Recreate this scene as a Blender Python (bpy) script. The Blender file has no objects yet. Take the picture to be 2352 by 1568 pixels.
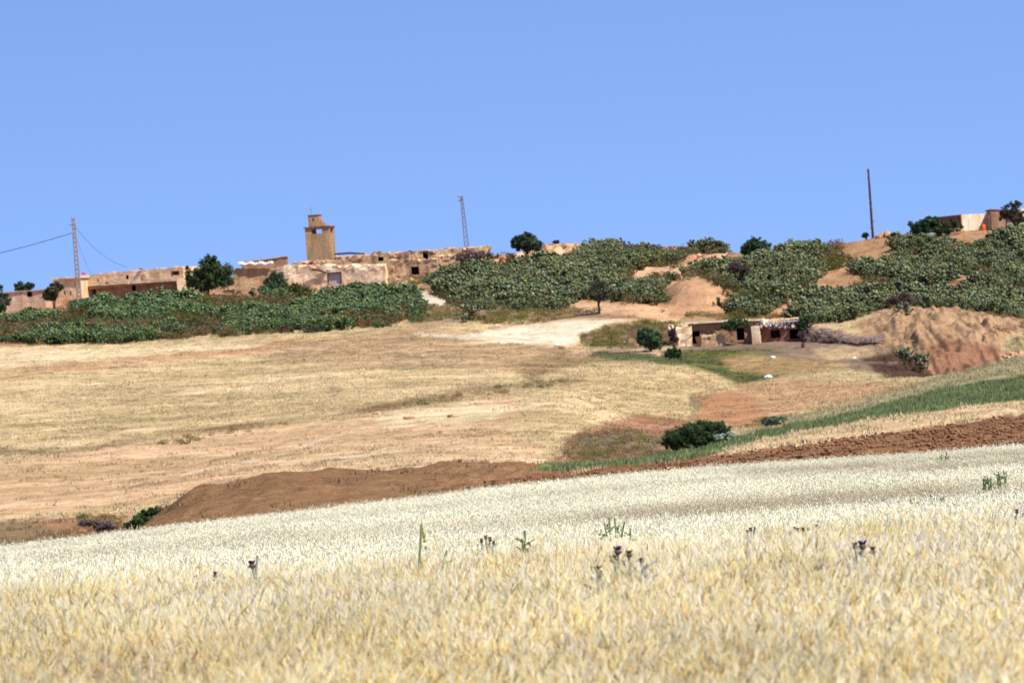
import bpy, math, random
import numpy as np
from mathutils import Vector, Matrix, noise as mnoise
random.seed(7); rng = np.random.default_rng(7)
sc = bpy.context.scene
C = sc.collection

# ---------------------------------------------------------------- camera, sky, sun, exposure
ROLL = math.radians(4.0); HF = math.radians(12.0); CAMZ = 1.75
F = 1176/math.tan(HF/2)                    # focal length in pixels of a 2352 x 1568 picture
cr, sr = math.cos(ROLL), math.sin(ROLL)
cam = bpy.data.cameras.new('camera'); cam.sensor_width = 36; cam.lens = 18/math.tan(HF/2)
cam.clip_start = 0.5; cam.clip_end = 20000
cam.dof.use_dof = True; cam.dof.focus_distance = 68.0; cam.dof.aperture_fstop = cam.lens/1000/0.021
camo = bpy.data.objects.new('camera', cam); C.objects.link(camo)
camo.matrix_world = Matrix(((cr, sr, 0, 0), (0, 0, -1, 0), (-sr, cr, 0, CAMZ), (0, 0, 0, 1)))
sc.camera = camo
SUN_AZ = math.radians(125)                 # clockwise from +Y: from the right and a little from behind the camera
SUN_EL = math.radians(54)
w = bpy.data.worlds.new('World'); sc.world = w; w.use_nodes = True
nt = w.node_tree; nt.nodes.clear()
out = nt.nodes.new('ShaderNodeOutputWorld'); bg = nt.nodes.new('ShaderNodeBackground')
sky = nt.nodes.new('ShaderNodeTexSky'); sky.sky_type = 'NISHITA'; sky.sun_disc = False
sky.sun_elevation = SUN_EL; sky.sun_rotation = SUN_AZ
sky.air_density = 1.0; sky.dust_density = 0.0; sky.ozone_density = 3.0; sky.altitude = 900
tc = nt.nodes.new('ShaderNodeTexCoord')
va = nt.nodes.new('ShaderNodeVectorMath'); va.operation = 'ADD'; va.operation = 'MULTIPLY_ADD'; va.inputs[1].default_value = (1, 1, 1.7); va.inputs[2].default_value = (0, 0, 0.26)
vn_ = nt.nodes.new('ShaderNodeVectorMath'); vn_.operation = 'NORMALIZE'
tint = nt.nodes.new('ShaderNodeMix'); tint.data_type = 'RGBA'; tint.blend_type = 'MULTIPLY'
tint.inputs['Factor'].default_value = 1.0; tint.inputs['B'].default_value = (1.0, 1.02, 1.18, 1)
nt.links.new(tc.outputs['Generated'], va.inputs[0]); nt.links.new(va.outputs[0], vn_.inputs[0])
nt.links.new(vn_.outputs[0], sky.inputs['Vector']); nt.links.new(sky.outputs[0], tint.inputs['A'])
nt.links.new(tint.outputs['Result'], bg.inputs[0]); nt.links.new(bg.outputs[0], out.inputs[0])
bg.inputs[1].default_value = 0.15
sun = bpy.data.lights.new('sun', 'SUN'); sun.energy = 5.0; sun.angle = math.radians(0.53); sun.color = (1.0, 0.96, 0.90)
suno = bpy.data.objects.new('sun', sun); C.objects.link(suno)
sdir = Vector((math.sin(SUN_AZ)*math.cos(SUN_EL), math.cos(SUN_AZ)*math.cos(SUN_EL), math.sin(SUN_EL)))
suno.rotation_euler = sdir.to_track_quat('Z', 'Y').to_euler()
sc.view_settings.view_transform = 'Standard'; sc.view_settings.look = 'None'
sc.view_settings.exposure = 0.38; sc.view_settings.gamma = 1.0
sc.cycles.max_bounces = 5; sc.cycles.diffuse_bounces = 3; sc.cycles.transparent_max_bounces = 4

# ---------------------------------------------------------------- helpers
def P(px, py, Y):
    a = (px-1176)/F; b = (784-py)/F
    return Vector((Y*(a*cr+b*sr), Y, CAMZ+Y*(-a*sr+b*cr)))
def proj(X, Y, Z):
    a = X/Y; b = (Z-CAMZ)/Y
    return 1176+F*(a*cr-b*sr), 784-F*(a*sr+b*cr)
def soil(c, k=0.92, ds=0.16):
    a = np.array(lin(c, k)); g_ = a.mean(); return (a*(1-ds)+g_*ds)*np.array([0.98, 1.02, 0.97])*0.93
def lin(c, k=1.0):
    return tuple(min(0.9, k*((v/255/12.92) if v/255 <= 0.04045 else ((v/255+0.055)/1.055)**2.4)) for v in c)
def h2(ix, iy, s):
    h = (ix.astype(np.int64)*73856093) ^ (iy.astype(np.int64)*19349663) ^ (s*83492791)
    h = (h ^ (h >> 13))*1274126177 & 0x7fffffff
    h = (h ^ (h >> 16))*668265263 & 0x7fffffff
    return (h & 0xffffff)/float(0xffffff)
def vn(x, y, s=0):
    x = np.asarray(x, float); y = np.asarray(y, float)
    ix = np.floor(x); iy = np.floor(y); fx = x-ix; fy = y-iy
    fx = fx*fx*(3-2*fx); fy = fy*fy*(3-2*fy)
    a = h2(ix, iy, s); b = h2(ix+1, iy, s); c = h2(ix, iy+1, s); d = h2(ix+1, iy+1, s)
    return (a*(1-fx)+b*fx)*(1-fy)+(c*(1-fx)+d*fx)*fy
def fbm(x, y, o=4, s=0):
    r = 0; a = 0.5; t = 0
    for i in range(o):
        r = r+a*vn(x*2**i, y*2**i, s+i); t += a; a *= 0.55
    return r/t
def setp(o, label=None, cat=None, group=None, kind=None):
    if label: o['label'] = label
    if cat: o['category'] = cat
    if group: o['group'] = group
    if kind: o['kind'] = kind
    return o
def empty(name, loc, label, cat, group=None):
    o = bpy.data.objects.new(name, None); C.objects.link(o); o.location = loc
    o.empty_display_size = 0.3
    return setp(o, label, cat, group)
def meshobj(name, v, f, mat, parent=None, col=None, smooth=False, link=True):
    """v world coordinates; parented objects keep their place under an Empty that is only translated"""
    v = np.asarray(v, float).reshape(-1, 3)
    q_ = parent
    while q_ is not None: v = v-np.array(q_.location); q_ = q_.parent
    me = bpy.data.meshes.new(name)
    if isinstance(f, np.ndarray):
        n, k = f.shape
        me.vertices.add(len(v)); me.vertices.foreach_set('co', v.astype(np.float32).ravel())
        me.loops.add(n*k); me.loops.foreach_set('vertex_index', f.astype(np.int32).ravel())
        me.polygons.add(n); me.polygons.foreach_set('loop_start', np.arange(0, n*k, k, dtype=np.int32))
        me.update(calc_edges=True)
    else:
        me.from_pydata([tuple(q) for q in v], [], f)
    if smooth: me.polygons.foreach_set('use_smooth', np.ones(len(me.polygons), bool))
    if col is not None:
        a = me.color_attributes.new('col', 'FLOAT_COLOR', 'POINT')
        cc = np.ones((len(v), 4), np.float32); cc[:, :3] = col; a.data.foreach_set('color', cc.ravel())
    me.materials.append(mat); me.update()
    o = bpy.data.objects.new(name, me)
    if link: C.objects.link(o)
    if parent is not None: o.parent = parent
    return o
class MB:
    """collects boxes, tubes, lumps into one mesh"""
    def __init__(s): s.v = []; s.f = []; s.c = []
    def add(s, v, f, c=(1, 1, 1)):
        n = len(s.v); s.v += [tuple(q) for q in v]; s.f += [tuple(i+n for i in q) for q in f]; s.c += [c]*len(v)
    def box(s, c0, ux, uy, uz, c=(1, 1, 1)):
        c0 = Vector(c0); ux = Vector(ux); uy = Vector(uy); uz = Vector(uz)
        v = [c0+ux*i+uy*j+uz*k for k in (0, 1) for j in (0, 1) for i in (0, 1)]
        s.add(v, [(0, 2, 3, 1), (4, 5, 7, 6), (0, 1, 5, 4), (2, 6, 7, 3), (0, 4, 6, 2), (1, 3, 7, 5)], c)
    def tube(s, pts, rad, n=6, c=(1, 1, 1)):
        pts = [Vector(p) for p in pts]; rad = rad if hasattr(rad, '__len__') else [rad]*len(pts)
        v = []; f = []
        for i, p in enumerate(pts):
            d = (pts[min(i+1, len(pts)-1)]-pts[max(i-1, 0)]).normalized()
            a = d.cross(Vector((0, 1, 0.1))).normalized()
            if a.length < .5: a = Vector((1, 0, 0))
            b = d.cross(a)
            for k in range(n):
                t = 2*math.pi*k/n; v.append(p+(a*math.cos(t)+b*math.sin(t))*rad[i])
        for i in range(len(pts)-1):
            for k in range(n):
                k2 = (k+1) % n; f.append((i*n+k, i*n+k2, (i+1)*n+k2, (i+1)*n+k))
        f.append(tuple(range(n-1, -1, -1))); f.append(tuple((len(pts)-1)*n+k for k in range(n)))
        s.add(v, f, c)
    def lump(s, c0, r, seed=0, c=(1, 1, 1), amp=0.35, squash=(1, 1, 1), n=2):
        v, f = ico(n)
        vv = []
        for q in v:
            q = Vector(q); k = 1+amp*mnoise.noise(q*1.3+Vector((seed*3.1, seed*1.7, seed)))+amp*0.5*mnoise.noise(q*3+Vector((seed, 0, seed)))
            vv.append(Vector(c0)+Vector((q.x*squash[0], q.y*squash[1], q.z*squash[2]))*r*k)
        s.add(vv, f, c)
    def build(s, name, mat, parent=None, smooth=False, link=True):
        return meshobj(name, s.v, s.f, mat, parent, np.array(s.c), smooth, link)
_ico = {}
def ico(n):
    if n in _ico: return _ico[n]
    import bmesh
    bm = bmesh.new(); bmesh.ops.create_icosphere(bm, subdivisions=n, radius=1)
    v = [tuple(q.co) for q in bm.verts]; f = [tuple(q.index for q in p.verts) for p in bm.faces]; bm.free()
    _ico[n] = (v, f); return _ico[n]

# ---------------------------------------------------------------- materials
def newmat(name):
    m = bpy.data.materials.new(name); m.use_nodes = True; t = m.node_tree
    b = t.nodes['Principled BSDF']; b.inputs['Roughness'].default_value = 0.9
    b.inputs['Specular IOR Level'].default_value = 0.15
    return m, t, b
def noise_node(t, scale, detail=4, rough=0.6, vec=None, dim='3D'):
    n = t.nodes.new('ShaderNodeTexNoise'); n.inputs['Scale'].default_value = scale
    n.inputs['Detail'].default_value = detail; n.inputs['Roughness'].default_value = rough
    if vec is not None: t.links.new(vec, n.inputs['Vector'])
    return n
def ramp(t, src, p0, c0, p1, c1):
    r = t.nodes.new('ShaderNodeValToRGB'); e = r.color_ramp.elements
    e[0].position = p0; e[0].color = (*c0, 1) if len(c0) == 3 else c0
    e[1].position = p1; e[1].color = (*c1, 1) if len(c1) == 3 else c1
    t.links.new(src, r.inputs['Fac']); return r
def mul(t, a, b, mode='MULTIPLY', fac=1.0):
    m = t.nodes.new('ShaderNodeMix'); m.data_type = 'RGBA'; m.blend_type = mode
    m.inputs['Factor'].default_value = fac
    for s, i in ((a, 'A'), (b, 'B')):
        if isinstance(s, tuple): m.inputs[i].default_value = (*s, 1) if len(s) == 3 else s
        else: t.links.new(s, m.inputs[i])
    return m.outputs['Result']
def objco(t, sc_=(1, 1, 1)):
    c = t.nodes.new('ShaderNodeTexCoord'); g = t.nodes.new('ShaderNodeNewGeometry')
    mp = t.nodes.new('ShaderNodeMapping'); mp.inputs['Scale'].default_value = sc_
    t.links.new(g.outputs['Position'], mp.inputs['Vector']); return mp.outputs[0]
def bump(t, b, src, strength, dist):
    n = t.nodes.new('ShaderNodeBump'); n.inputs['Strength'].default_value = strength
    n.inputs['Distance'].default_value = dist
    t.links.new(src, n.inputs['Height']); t.links.new(n.outputs[0], b.inputs['Normal'])
def mat_ground():
    m, t, b = newmat('ground'); a = t.nodes.new('ShaderNodeVertexColor'); a.layer_name = 'col'
    co = objco(t); n1 = noise_node(t, 1.1, 6, 0.65, co); n2 = noise_node(t, 6, 4, 0.7, co)
    n3 = noise_node(t, 0.16, 4, 0.6, co)
    k1 = ramp(t, n1.outputs['Fac'], 0.3, (0.72, 0.70, 0.66), 0.7, (1.22, 1.23, 1.25))
    k2 = ramp(t, n2.outputs['Fac'], 0.32, (0.70, 0.68, 0.66), 0.68, (1.25, 1.26, 1.28))
    k3 = ramp(t, n3.outputs['Fac'], 0.35, (0.90, 0.88, 0.85), 0.65, (1.08, 1.09, 1.10))
    c = mul(t, mul(t, mul(t, a.outputs['Color'], k1.outputs[0]), k2.outputs[0]), k3.outputs[0])
    t.links.new(c, b.inputs['Base Color']); b.inputs['Roughness'].default_value = 1; b.inputs['Specular IOR Level'].default_value = 0
    bump(t, b, n2.outputs['Fac'], 0.7, 0.25); return m
def mat_adobe(name, c1, c2, stone=0.0, sscale=2.6):
    m, t, b = newmat(name); co = objco(t)
    n1 = noise_node(t, 0.9, 6, 0.65, co); n2 = noise_node(t, 5, 5, 0.7, co)
    r = ramp(t, n1.outputs['Fac'], 0.35, lin(c1), 0.65, lin(c2))
    k2 = ramp(t, n2.outputs['Fac'], 0.3, (0.72, 0.70, 0.68), 0.7, (1.2, 1.2, 1.2))
    c = mul(t, r.outputs[0], k2.outputs[0])
    mp = t.nodes.new('ShaderNodeMapping'); mp.inputs['Scale'].default_value = (0.8, 0.8, 0.16)
    t.links.new(co, mp.inputs['Vector']); n3 = noise_node(t, 1.6, 4, 0.6, mp.outputs[0])
    k3 = ramp(t, n3.outputs['Fac'], 0.38, (0.80, 0.77, 0.73), 0.55, (1.05, 1.05, 1.05))
    c = mul(t, c, k3.outputs[0])
    h = n2.outputs['Fac']
    if stone:
        mv = t.nodes.new('ShaderNodeMapping'); mv.inputs['Scale'].default_value = (sscale, sscale, sscale*1.5)
        t.links.new(co, mv.inputs['Vector'])
        v = t.nodes.new('ShaderNodeTexVoronoi'); v.feature = 'DISTANCE_TO_EDGE'; t.links.new(mv.outputs[0], v.inputs['Vector'])
        v2 = t.nodes.new('ShaderNodeTexVoronoi'); t.links.new(mv.outputs[0], v2.inputs['Vector'])
        k = ramp(t, v.outputs['Distance'], 0.02, (0.55, 0.5, 0.45), 0.14, (1, 1, 1))
        c = mul(t, c, k.outputs[0], fac=stone)
        bw = t.nodes.new('ShaderNodeRGBToBW'); t.links.new(v2.outputs['Color'], bw.inputs[0])
        k4 = ramp(t, bw.outputs[0], 0.15, (0.7, 0.66, 0.62), 0.85, (1.25, 1.25, 1.25))
        c = mul(t, c, k4.outputs[0], fac=stone)
        bump(t, b, k.outputs[0], 0.8, 0.12)
    else:
        bump(t, b, h, 0.5, 0.08)
    t.links.new(c, b.inputs['Base Color']); return m
def mat_plain(name, c, rough=0.8, nscale=6, var=0.25, metal=0, direct=False):
    m, t, b = newmat(name); co = objco(t); n = noise_node(t, nscale, 4, 0.6, co)
    c = c if direct else lin(c)
    r = ramp(t, n.outputs['Fac'], 0.3, tuple(v*(1-var) for v in c), 0.7, tuple(min(.95, v*(1+var)) for v in c))
    t.links.new(r.outputs[0], b.inputs['Base Color']); b.inputs['Roughness'].default_value = rough; b.inputs['Metallic'].default_value = metal
    return m
def mat_col(name, rough=0.8, trans=0.0, spec=0.15, instancer=False, up=0.0):
    """colour from the mesh's own 'col' attribute (pads, leaves, stones differ), optionally times the instance tint"""
    m, t, b = newmat(name); a = t.nodes.new('ShaderNodeVertexColor'); a.layer_name = 'col'; c = a.outputs['Color']
    if instancer:
        i = t.nodes.new('ShaderNodeAttribute'); i.attribute_type = 'INSTANCER'; i.attribute_name = 'tint'
        c = mul(t, c, i.outputs['Color'])
    t.links.new(c, b.inputs['Base Color']); b.inputs['Roughness'].default_value = rough; b.inputs['Specular IOR Level'].default_value = spec
    if up:   # thin stems scatter light all round: bend their shading normals towards the sky
        g_ = t.nodes.new('ShaderNodeNewGeometry'); a_ = t.nodes.new('ShaderNodeVectorMath'); a_.operation = 'MULTIPLY_ADD'
        a_.inputs[1].default_value = (1-up,)*3; a_.inputs[2].default_value = (0, 0, up); t.links.new(g_.outputs['Normal'], a_.inputs[0])
        n_ = t.nodes.new('ShaderNodeVectorMath'); n_.operation = 'NORMALIZE'; t.links.new(a_.outputs[0], n_.inputs[0]); t.links.new(n_.outputs[0], b.inputs['Normal'])
    if trans:
        tr = t.nodes.new('ShaderNodeBsdfTranslucent'); t.links.new(c, tr.inputs['Color'])
        mx = t.nodes.new('ShaderNodeMixShader'); mx.inputs[0].default_value = trans
        t.links.new(b.outputs[0], mx.inputs[1]); t.links.new(tr.outputs[0], mx.inputs[2])
        t.links.new(mx.outputs[0], t.nodes['Material Output'].inputs['Surface'])
    return m
M = {}
M['ground'] = mat_ground()
M['leaf'] = mat_col('leaves', 0.75, 0.2)
M['leaf_i'] = mat_col('scrub leaves', 0.85, 0.15, instancer=True)
M['straw_i'] = mat_col('straw', 0.6, 0.3, 0.3, instancer=True, up=0.6)
M['barley_i'] = mat_col('barley straw', 0.5, 0.3, 0.4, instancer=True, up=0.35)
M['pad_i'] = mat_col('cactus pads', 0.55, 0.0, 0.35, instancer=True)
M['pad'] = mat_col('cactus pad', 0.55, 0.0, 0.35)
M['clod_i'] = mat_col('soil clods', 1.0, 0, 0.0, instancer=True)
M['plant'] = mat_col('weed', 0.7, 0.1)
M['bark'] = mat_plain('bark', (86, 66, 50), 0.9, 9, 0.35)
M['adobe_light'] = mat_adobe('light adobe', (224, 182, 138), (244, 210, 166))
M['adobe_mid'] = mat_adobe('adobe', (216, 172, 130), (240, 202, 158), 0.55, 3.2)
M['adobe_pink'] = mat_adobe('pink adobe', (200, 160, 128), (226, 188, 154))
M['plaster'] = mat_adobe('old plaster', (236, 194, 152), (250, 218, 180))
M['stone'] = mat_adobe('dry stone', (214, 172, 130), (244, 208, 164), 0.9, 2.4)
M['cream'] = mat_adobe('cream render', (240, 208, 172), (250, 222, 190))
M['brownwall'] = mat_adobe('brown wall', (156, 120, 94), (182, 144, 114))
M['darkbrown'] = mat_adobe('dark brown wall', (128, 84, 66), (150, 102, 80))
M['tower'] = mat_adobe('tower masonry', (196, 154, 116), (216, 174, 132), 0.4, 4.2)
M['rock'] = mat_adobe('rock', (198, 150, 112), (236, 196, 156), 0.3, 1.2)
M['earth'] = mat_adobe('bare earth', (214, 170, 126), (238, 200, 156))
M['farm'] = mat_adobe('shadowed farm stone', (184, 140, 106), (214, 172, 136), 0.8, 3.0)  # darker copy of the dry stone, shadow on the front painted in
M['redearth'] = mat_adobe('red earth', (188, 132, 90), (214, 160, 114))
M['slab'] = mat_plain('concrete', (190, 166, 140), 0.9, 3, 0.2)
M['concrete_pole'] = mat_plain('pole concrete', (150, 128, 112), 0.9, 5, 0.2)
M['steel'] = mat_plain('weathered steel', (128, 116, 112), 0.7, 5, 0.25, 0.2)
M['cable'] = mat_plain('cable', (70, 78, 100), 0.8, 3, 0.1)
M['sheet'] = mat_plain('white roof sheet', (206, 192, 180), 0.6, 2.5, 0.25)
M['darkwood'] = mat_plain('dark wood', (84, 56, 44), 0.9, 6, 0.3)
M['greydoor'] = mat_plain('grey door', (176, 166, 160), 0.7, 4, 0.18)
M['dark'] = mat_plain('interior shade lining', (70, 50, 40), 1.0, 4, 0.3)  # dark inside of deep openings, the shade put into the colour
M['white'] = mat_plain('white plastic', (238, 242, 250), 0.5, 8, 0.06)
M['orange'] = mat_plain('orange plastic', (238, 96, 40), 0.5, 6, 0.1)
M['blue'] = mat_plain('blue plastic', (60, 110, 190), 0.5, 6, 0.1)
M['red'] = mat_plain('red plastic', (214, 70, 66), 0.6, 6, 0.12)
M['brush'] = mat_col('brushwood', 0.9)

# ---------------------------------------------------------------- terrain
def cv(pts, Y, dz=0.0):
    """feature line of the land: list of (px,py[,Y]) -> arrays t, Y, z"""
    a = np.array([(p[0], p[1], p[2] if len(p) > 2 else (Y if not callable(Y) else Y(p[0]))) for p in pts], float)
    xs = np.linspace(a[0, 0], a[-1, 0], 900)
    py = np.interp(xs, a[:, 0], a[:, 1]); Ys = np.interp(xs, a[:, 0], a[:, 2])
    k = np.ones(25)/25                                          # soften the corners of the polyline
    py = np.convolve(np.pad(py, 12, 'reflect', reflect_type='odd'), k, 'valid')
    u = (xs-1176)/F; b = (784-py)/F
    return (u*cr+b*sr), Ys, CAMZ+Ys*(-u*sr+b*cr)+dz
WH = 0.78
W2 = [(-700, 1380), (0, 1283), (300, 1246), (600, 1203), (900, 1166), (1176, 1129), (1400, 1104), (1700, 1077), (2000, 1053), (2352, 1030), (3000, 985)]
lr = lambda a, b: (lambda x: a+(b-a)*min(1, max(0, (x-1100)/400)))
CURV = [
 cv([(-2500, 2700), (4500, 2300)], 10, -WH),
 cv([(-1200, 1730), (1176, 1568), (3500, 1405)], 20, -WH),
 cv([(-900, 1375), (0, 1322), (1176, 1252), (2352, 1170), (3200, 1100)], 58, -WH),
 cv(W2, 138, -WH),
 cv([(x, y+3) for x, y in W2], 143, -1.0),
 cv([(x, y+1) for x, y in W2], 152),
 # bank crest / far edge of the ploughed strip
 cv([(-700, 1345), (0, 1262), (200, 1252), (280, 1240), (330, 1208), (400, 1158), (440, 1130), (560, 1107), (620, 1088), (800, 1084), (1000, 1076), (1150, 1068), (1250, 1078), (1391, 1072), (1588, 1058), (1785, 1027), (1982, 1002), (2179, 978), (2352, 953), (3000, 880)], 188),
 # gully floor / far edge of the tan strip
 cv([(-700, 1310), (0, 1232), (200, 1222), (300, 1222), (420, 1190), (620, 1135), (1000, 1108), (1150, 1092), (1250, 1086), (1391, 1067), (1588, 1052), (1785, 1005), (1982, 970), (2179, 941), (2352, 921), (3000, 845)], lr(214, 226)),
 # near edge of the far field / far edge of the green strip
 cv([(-700, 1260), (0, 1192), (200, 1187), (280, 1178), (400, 1152), (620, 1112), (1000, 1080), (1150, 1069), (1250, 1064), (1320, 1058), (1391, 1058), (1490, 1039), (1588, 1022), (1687, 1002), (1785, 980), (1982, 938), (2179, 887), (2352, 855), (3000, 755)], lr(240, 292)),
 cv([(-700, 1165), (0, 1085), (400, 1062), (800, 1030), (1200, 1004), (1320, 1000), (1500, 1005), (1687, 988), (1810, 974), (1933, 926), (2130, 877), (2228, 853), (2352, 823), (3000, 715)], lr(296, 312)),
 cv([(-700, 1090), (0, 1015), (430, 988), (900, 932), (1300, 905), (1450, 960), (1600, 975), (1750, 962), (1850, 950), (2000, 925), (2130, 893), (2352, 850), (3000, 760)], 345),
 cv([(-700, 1015), (0, 940), (400, 915), (900, 890), (1300, 874), (1500, 880), (1650, 905), (1800, 900), (2000, 876), (2160, 868), (2352, 845), (3000, 760)], 392),
 cv([(-700, 950), (0, 872), (400, 862), (800, 842), (1176, 828), (1360, 833), (1545, 831), (1628, 858), (1720, 878), (1800, 864), (1950, 850), (2130, 862), (2250, 850), (2352, 832), (3000, 740)], 435),
 cv([(-700, 935), (0, 850), (400, 838), (800, 822), (1176, 808), (1360, 822), (1545, 826), (1628, 846), (1720, 846), (1800, 832), (1950, 830), (2060, 835), (2150, 770), (2250, 765), (2352, 790), (3000, 735)], 452),
 cv([(-700, 905), (0, 822), (400, 810), (800, 795), (1000, 786), (1176, 785), (1360, 800), (1550, 797), (1700, 790), (1850, 786), (1950, 778), (2040, 745), (2090, 722), (2200, 720), (2300, 735), (2400, 752), (3000, 720)], 478),
 cv([(-700, 875), (0, 793), (250, 789), (500, 774), (700, 760), (880, 752), (960, 742), (1060, 730), (1200, 745), (1400, 724), (1560, 738), (1700, 733), (1850, 738), (1960, 728), (2060, 706), (2200, 708), (2352, 735), (3000, 700)], 508),
 cv([(-700, 850), (0, 765), (400, 742), (700, 728), (960, 700), (1060, 706), (1300, 702), (1450, 694), (1560, 700), (1800, 698), (2000, 690), (2352, 696), (3000, 660)], 545),
 cv([(-700, 815), (0, 728), (200, 708), (430, 688), (700, 684), (900, 664), (1000, 648), (1200, 640), (1400, 640), (1600, 628), (1700, 632), (2000, 618), (2352, 598), (3000, 550)], 588),
 cv([(-700, 790), (0, 704), (200, 682), (500, 655), (700, 640), (900, 616), (1000, 604), (1130, 590), (1250, 577), (1400, 570), (1560, 568), (1660, 584), (1760, 580), (1900, 566, 638), (1990, 552, 628), (2100, 541, 611), (2200, 533, 610), (2352, 530, 610), (3000, 480, 610)], 645),
 cv([(-700, 805), (0, 722), (700, 658), (1300, 596), (1660, 600), (2352, 550), (3000, 500)], 700),
]
NT = 1250
tg = np.concatenate([np.linspace(-0.7, -0.145, 60)[:-1], np.linspace(-0.145, 0.145, NT), np.linspace(0.145, 0.7, 60)[1:]])
kY = np.array([np.interp(tg, c[0], c[1]) for c in CURV]); kZ = np.array([np.interp(tg, c[0], c[2]) for c in CURV])
kY = np.vstack([np.full((1, len(tg)), -8.0), np.full((1, len(tg)), 2.0), kY, np.full((1, len(tg)), 1200.), np.full((1, len(tg)), 9000.)])
kZ = np.vstack([np.zeros((1, len(tg))), np.zeros((1, len(tg))), kZ, np.full((1, len(tg)), -14.), np.full((1, len(tg)), -60.)])
Yg = np.concatenate([np.linspace(2, 18, 9)[:-1], np.linspace(18, 136, 90)[:-1], np.linspace(136, 250, 240)[:-1], np.linspace(250, 430, 260)[:-1], np.linspace(430, 655, 420)[:-1], np.linspace(655, 760, 40)[:-1], np.geomspace(760, 9000, 24)])
def pchip_cols(kY, kZ, Yg):
    h = np.diff(kY, axis=0); d = np.diff(kZ, axis=0)/h
    m = np.zeros_like(kZ); m[0] = d[0]; m[-1] = d[-1]
    w1 = 2*h[1:]+h[:-1]; w2 = h[1:]+2*h[:-1]
    with np.errstate(divide='ignore', invalid='ignore'):
        hm = (w1+w2)/(w1/d[:-1]+w2/d[1:])
    m[1:-1] = np.where(d[:-1]*d[1:] > 0, hm, 0)
    Z = np.empty((len(Yg), kZ.shape[1])); cols = np.arange(kZ.shape[1])
    for i, y in enumerate(Yg):
        k = np.clip((kY <= y).sum(0)-1, 0, len(kY)-2)
        hh = h[k, cols]; s = (y-kY[k, cols])/hh
        Z[i] = (1+2*s)*(1-s)**2*kZ[k, cols]+s*(1-s)**2*hh*m[k, cols]+s*s*(3-2*s)*kZ[k+1, cols]+s*s*(s-1)*hh*m[k+1, cols]
    return Z
Zg = pchip_cols(kY, kZ, Yg)
TT, YY = np.meshgrid(tg, Yg); XX = TT*YY
PX, PY = proj(XX, YY, Zg)
def sstep(a, b, x):
    s = np.clip((x-a)/(b-a), 0, 1); return s*s*(3-2*s)
# relief: ploughed clods, bank, far field, hill side, cliff
amp = 0.03+0*YY
amp = np.where((YY > 150) & (YY < 215), 0.16, amp)
amp = np.where((YY >= 215) & (YY < 440), 0.13, amp)
amp = np.where((YY >= 440) & (YY < 660), 0.30, amp)
amp = np.where(YY >= 660, 1.0, amp)
cliff = sstep(1960, 2080, PX)*sstep(425, 435, YY)*(1-sstep(490, 510, YY))
mound_a = sstep(300, 380, PX)*(1-sstep(1000, 1200, PX))*sstep(152, 160, YY)*(1-sstep(195, 205, YY))
Zg = Zg+amp*(fbm(XX*0.35, YY*0.35, 4, 3)-0.5)*2+0.06*(fbm(XX*1.7, YY*1.7, 3, 9)-0.5)*(YY > 150)
Zg = Zg+cliff*0.7*(fbm(XX*0.28, YY*0.28, 4, 21)-0.5)*2-cliff*0.35*np.clip(1-np.abs(fbm(XX*0.35, YY*0.05, 2, 31)-0.5)*12, 0, 1)
Zg = Zg+mound_a*0.35*(fbm(XX*0.4, YY*0.25, 4, 41)-0.5)*2
# a washed-out notch down the face of the bank
notch = np.exp(-((XX-(-18.2+(YY-185)*0.05)+0.6*(fbm(YY*0.3, YY*0+3, 2, 5)-0.5))/0.5)**2)*sstep(160, 176, YY)*(1-sstep(186, 189, YY)); 
Zg = Zg-0.9*notch
def bumpadd(pxc, pyc, Yc, rx, ry, hgt, pw=2.0, rot=0.0):
    global Zg
    c = P(pxc, pyc, Yc); dx = XX-c.x; dy = YY-Yc
    a = dx*math.cos(rot)+dy*math.sin(rot); b = -dx*math.sin(rot)+dy*math.cos(rot)
    q = np.sqrt((a/rx)**2+(b/ry)**2)*(1+0.25*(fbm(XX*0.3, YY*0.3, 3, int(pxc))-0.5))
    Zg = Zg+hgt*np.exp(-q**pw)
Zg = Zg+cliff*0.65*(fbm(XX*1.1, YY*0.12, 3, 33)-0.5)*2+cliff*0.22*(fbm(XX*1.3, YY*1.0, 3, 35)-0.5)*2
bumpadd(1610, 700, 538, 4.3, 7.0, 3.1, 4.0)       # bare earth knob among the cactus
bumpadd(1588, 700, 545, 2.4, 4.0, 0.9, 3.0)
bumpadd(1480, 715, 520, 5.0, 6.0, 1.2, 3.0)       # low knoll in front of it
bumpadd(1290, 590, 632, 4.0, 5.0, 1.0, 3.0)
bumpadd(1790, 720, 530, 5.0, 7.0, 1.3, 2.5)
bumpadd(2215, 660, 560, 4.5, 6.0, 1.1, 3.0)
bumpadd(1900, 660, 560, 4.0, 6.0, 0.8, 3.0)
PX, PY = proj(XX, YY, Zg)
def zat(X, Y):
    """height of the land under world points"""
    X = np.asarray(X, float); Y = np.asarray(Y, float)
    t = np.clip(X/Y, tg[0], tg[-1]-1e-6); y = np.clip(Y, Yg[0], Yg[-1]-1e-3)
    j = np.clip(np.searchsorted(tg, t, 'right')-1, 0, len(tg)-2); i = np.clip(np.searchsorted(Yg, y, 'right')-1, 0, len(Yg)-2)
    a = (t-tg[j])/(tg[j+1]-tg[j]); b = (y-Yg[i])/(Yg[i+1]-Yg[i])
    return (Zg[i, j]*(1-a)+Zg[i, j+1]*a)*(1-b)+(Zg[i+1, j]*(1-a)+Zg[i+1, j+1]*a)*b
_ys = np.concatenate([np.arange(12, 150, 0.5), np.arange(150, 700, 0.4)])
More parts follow.
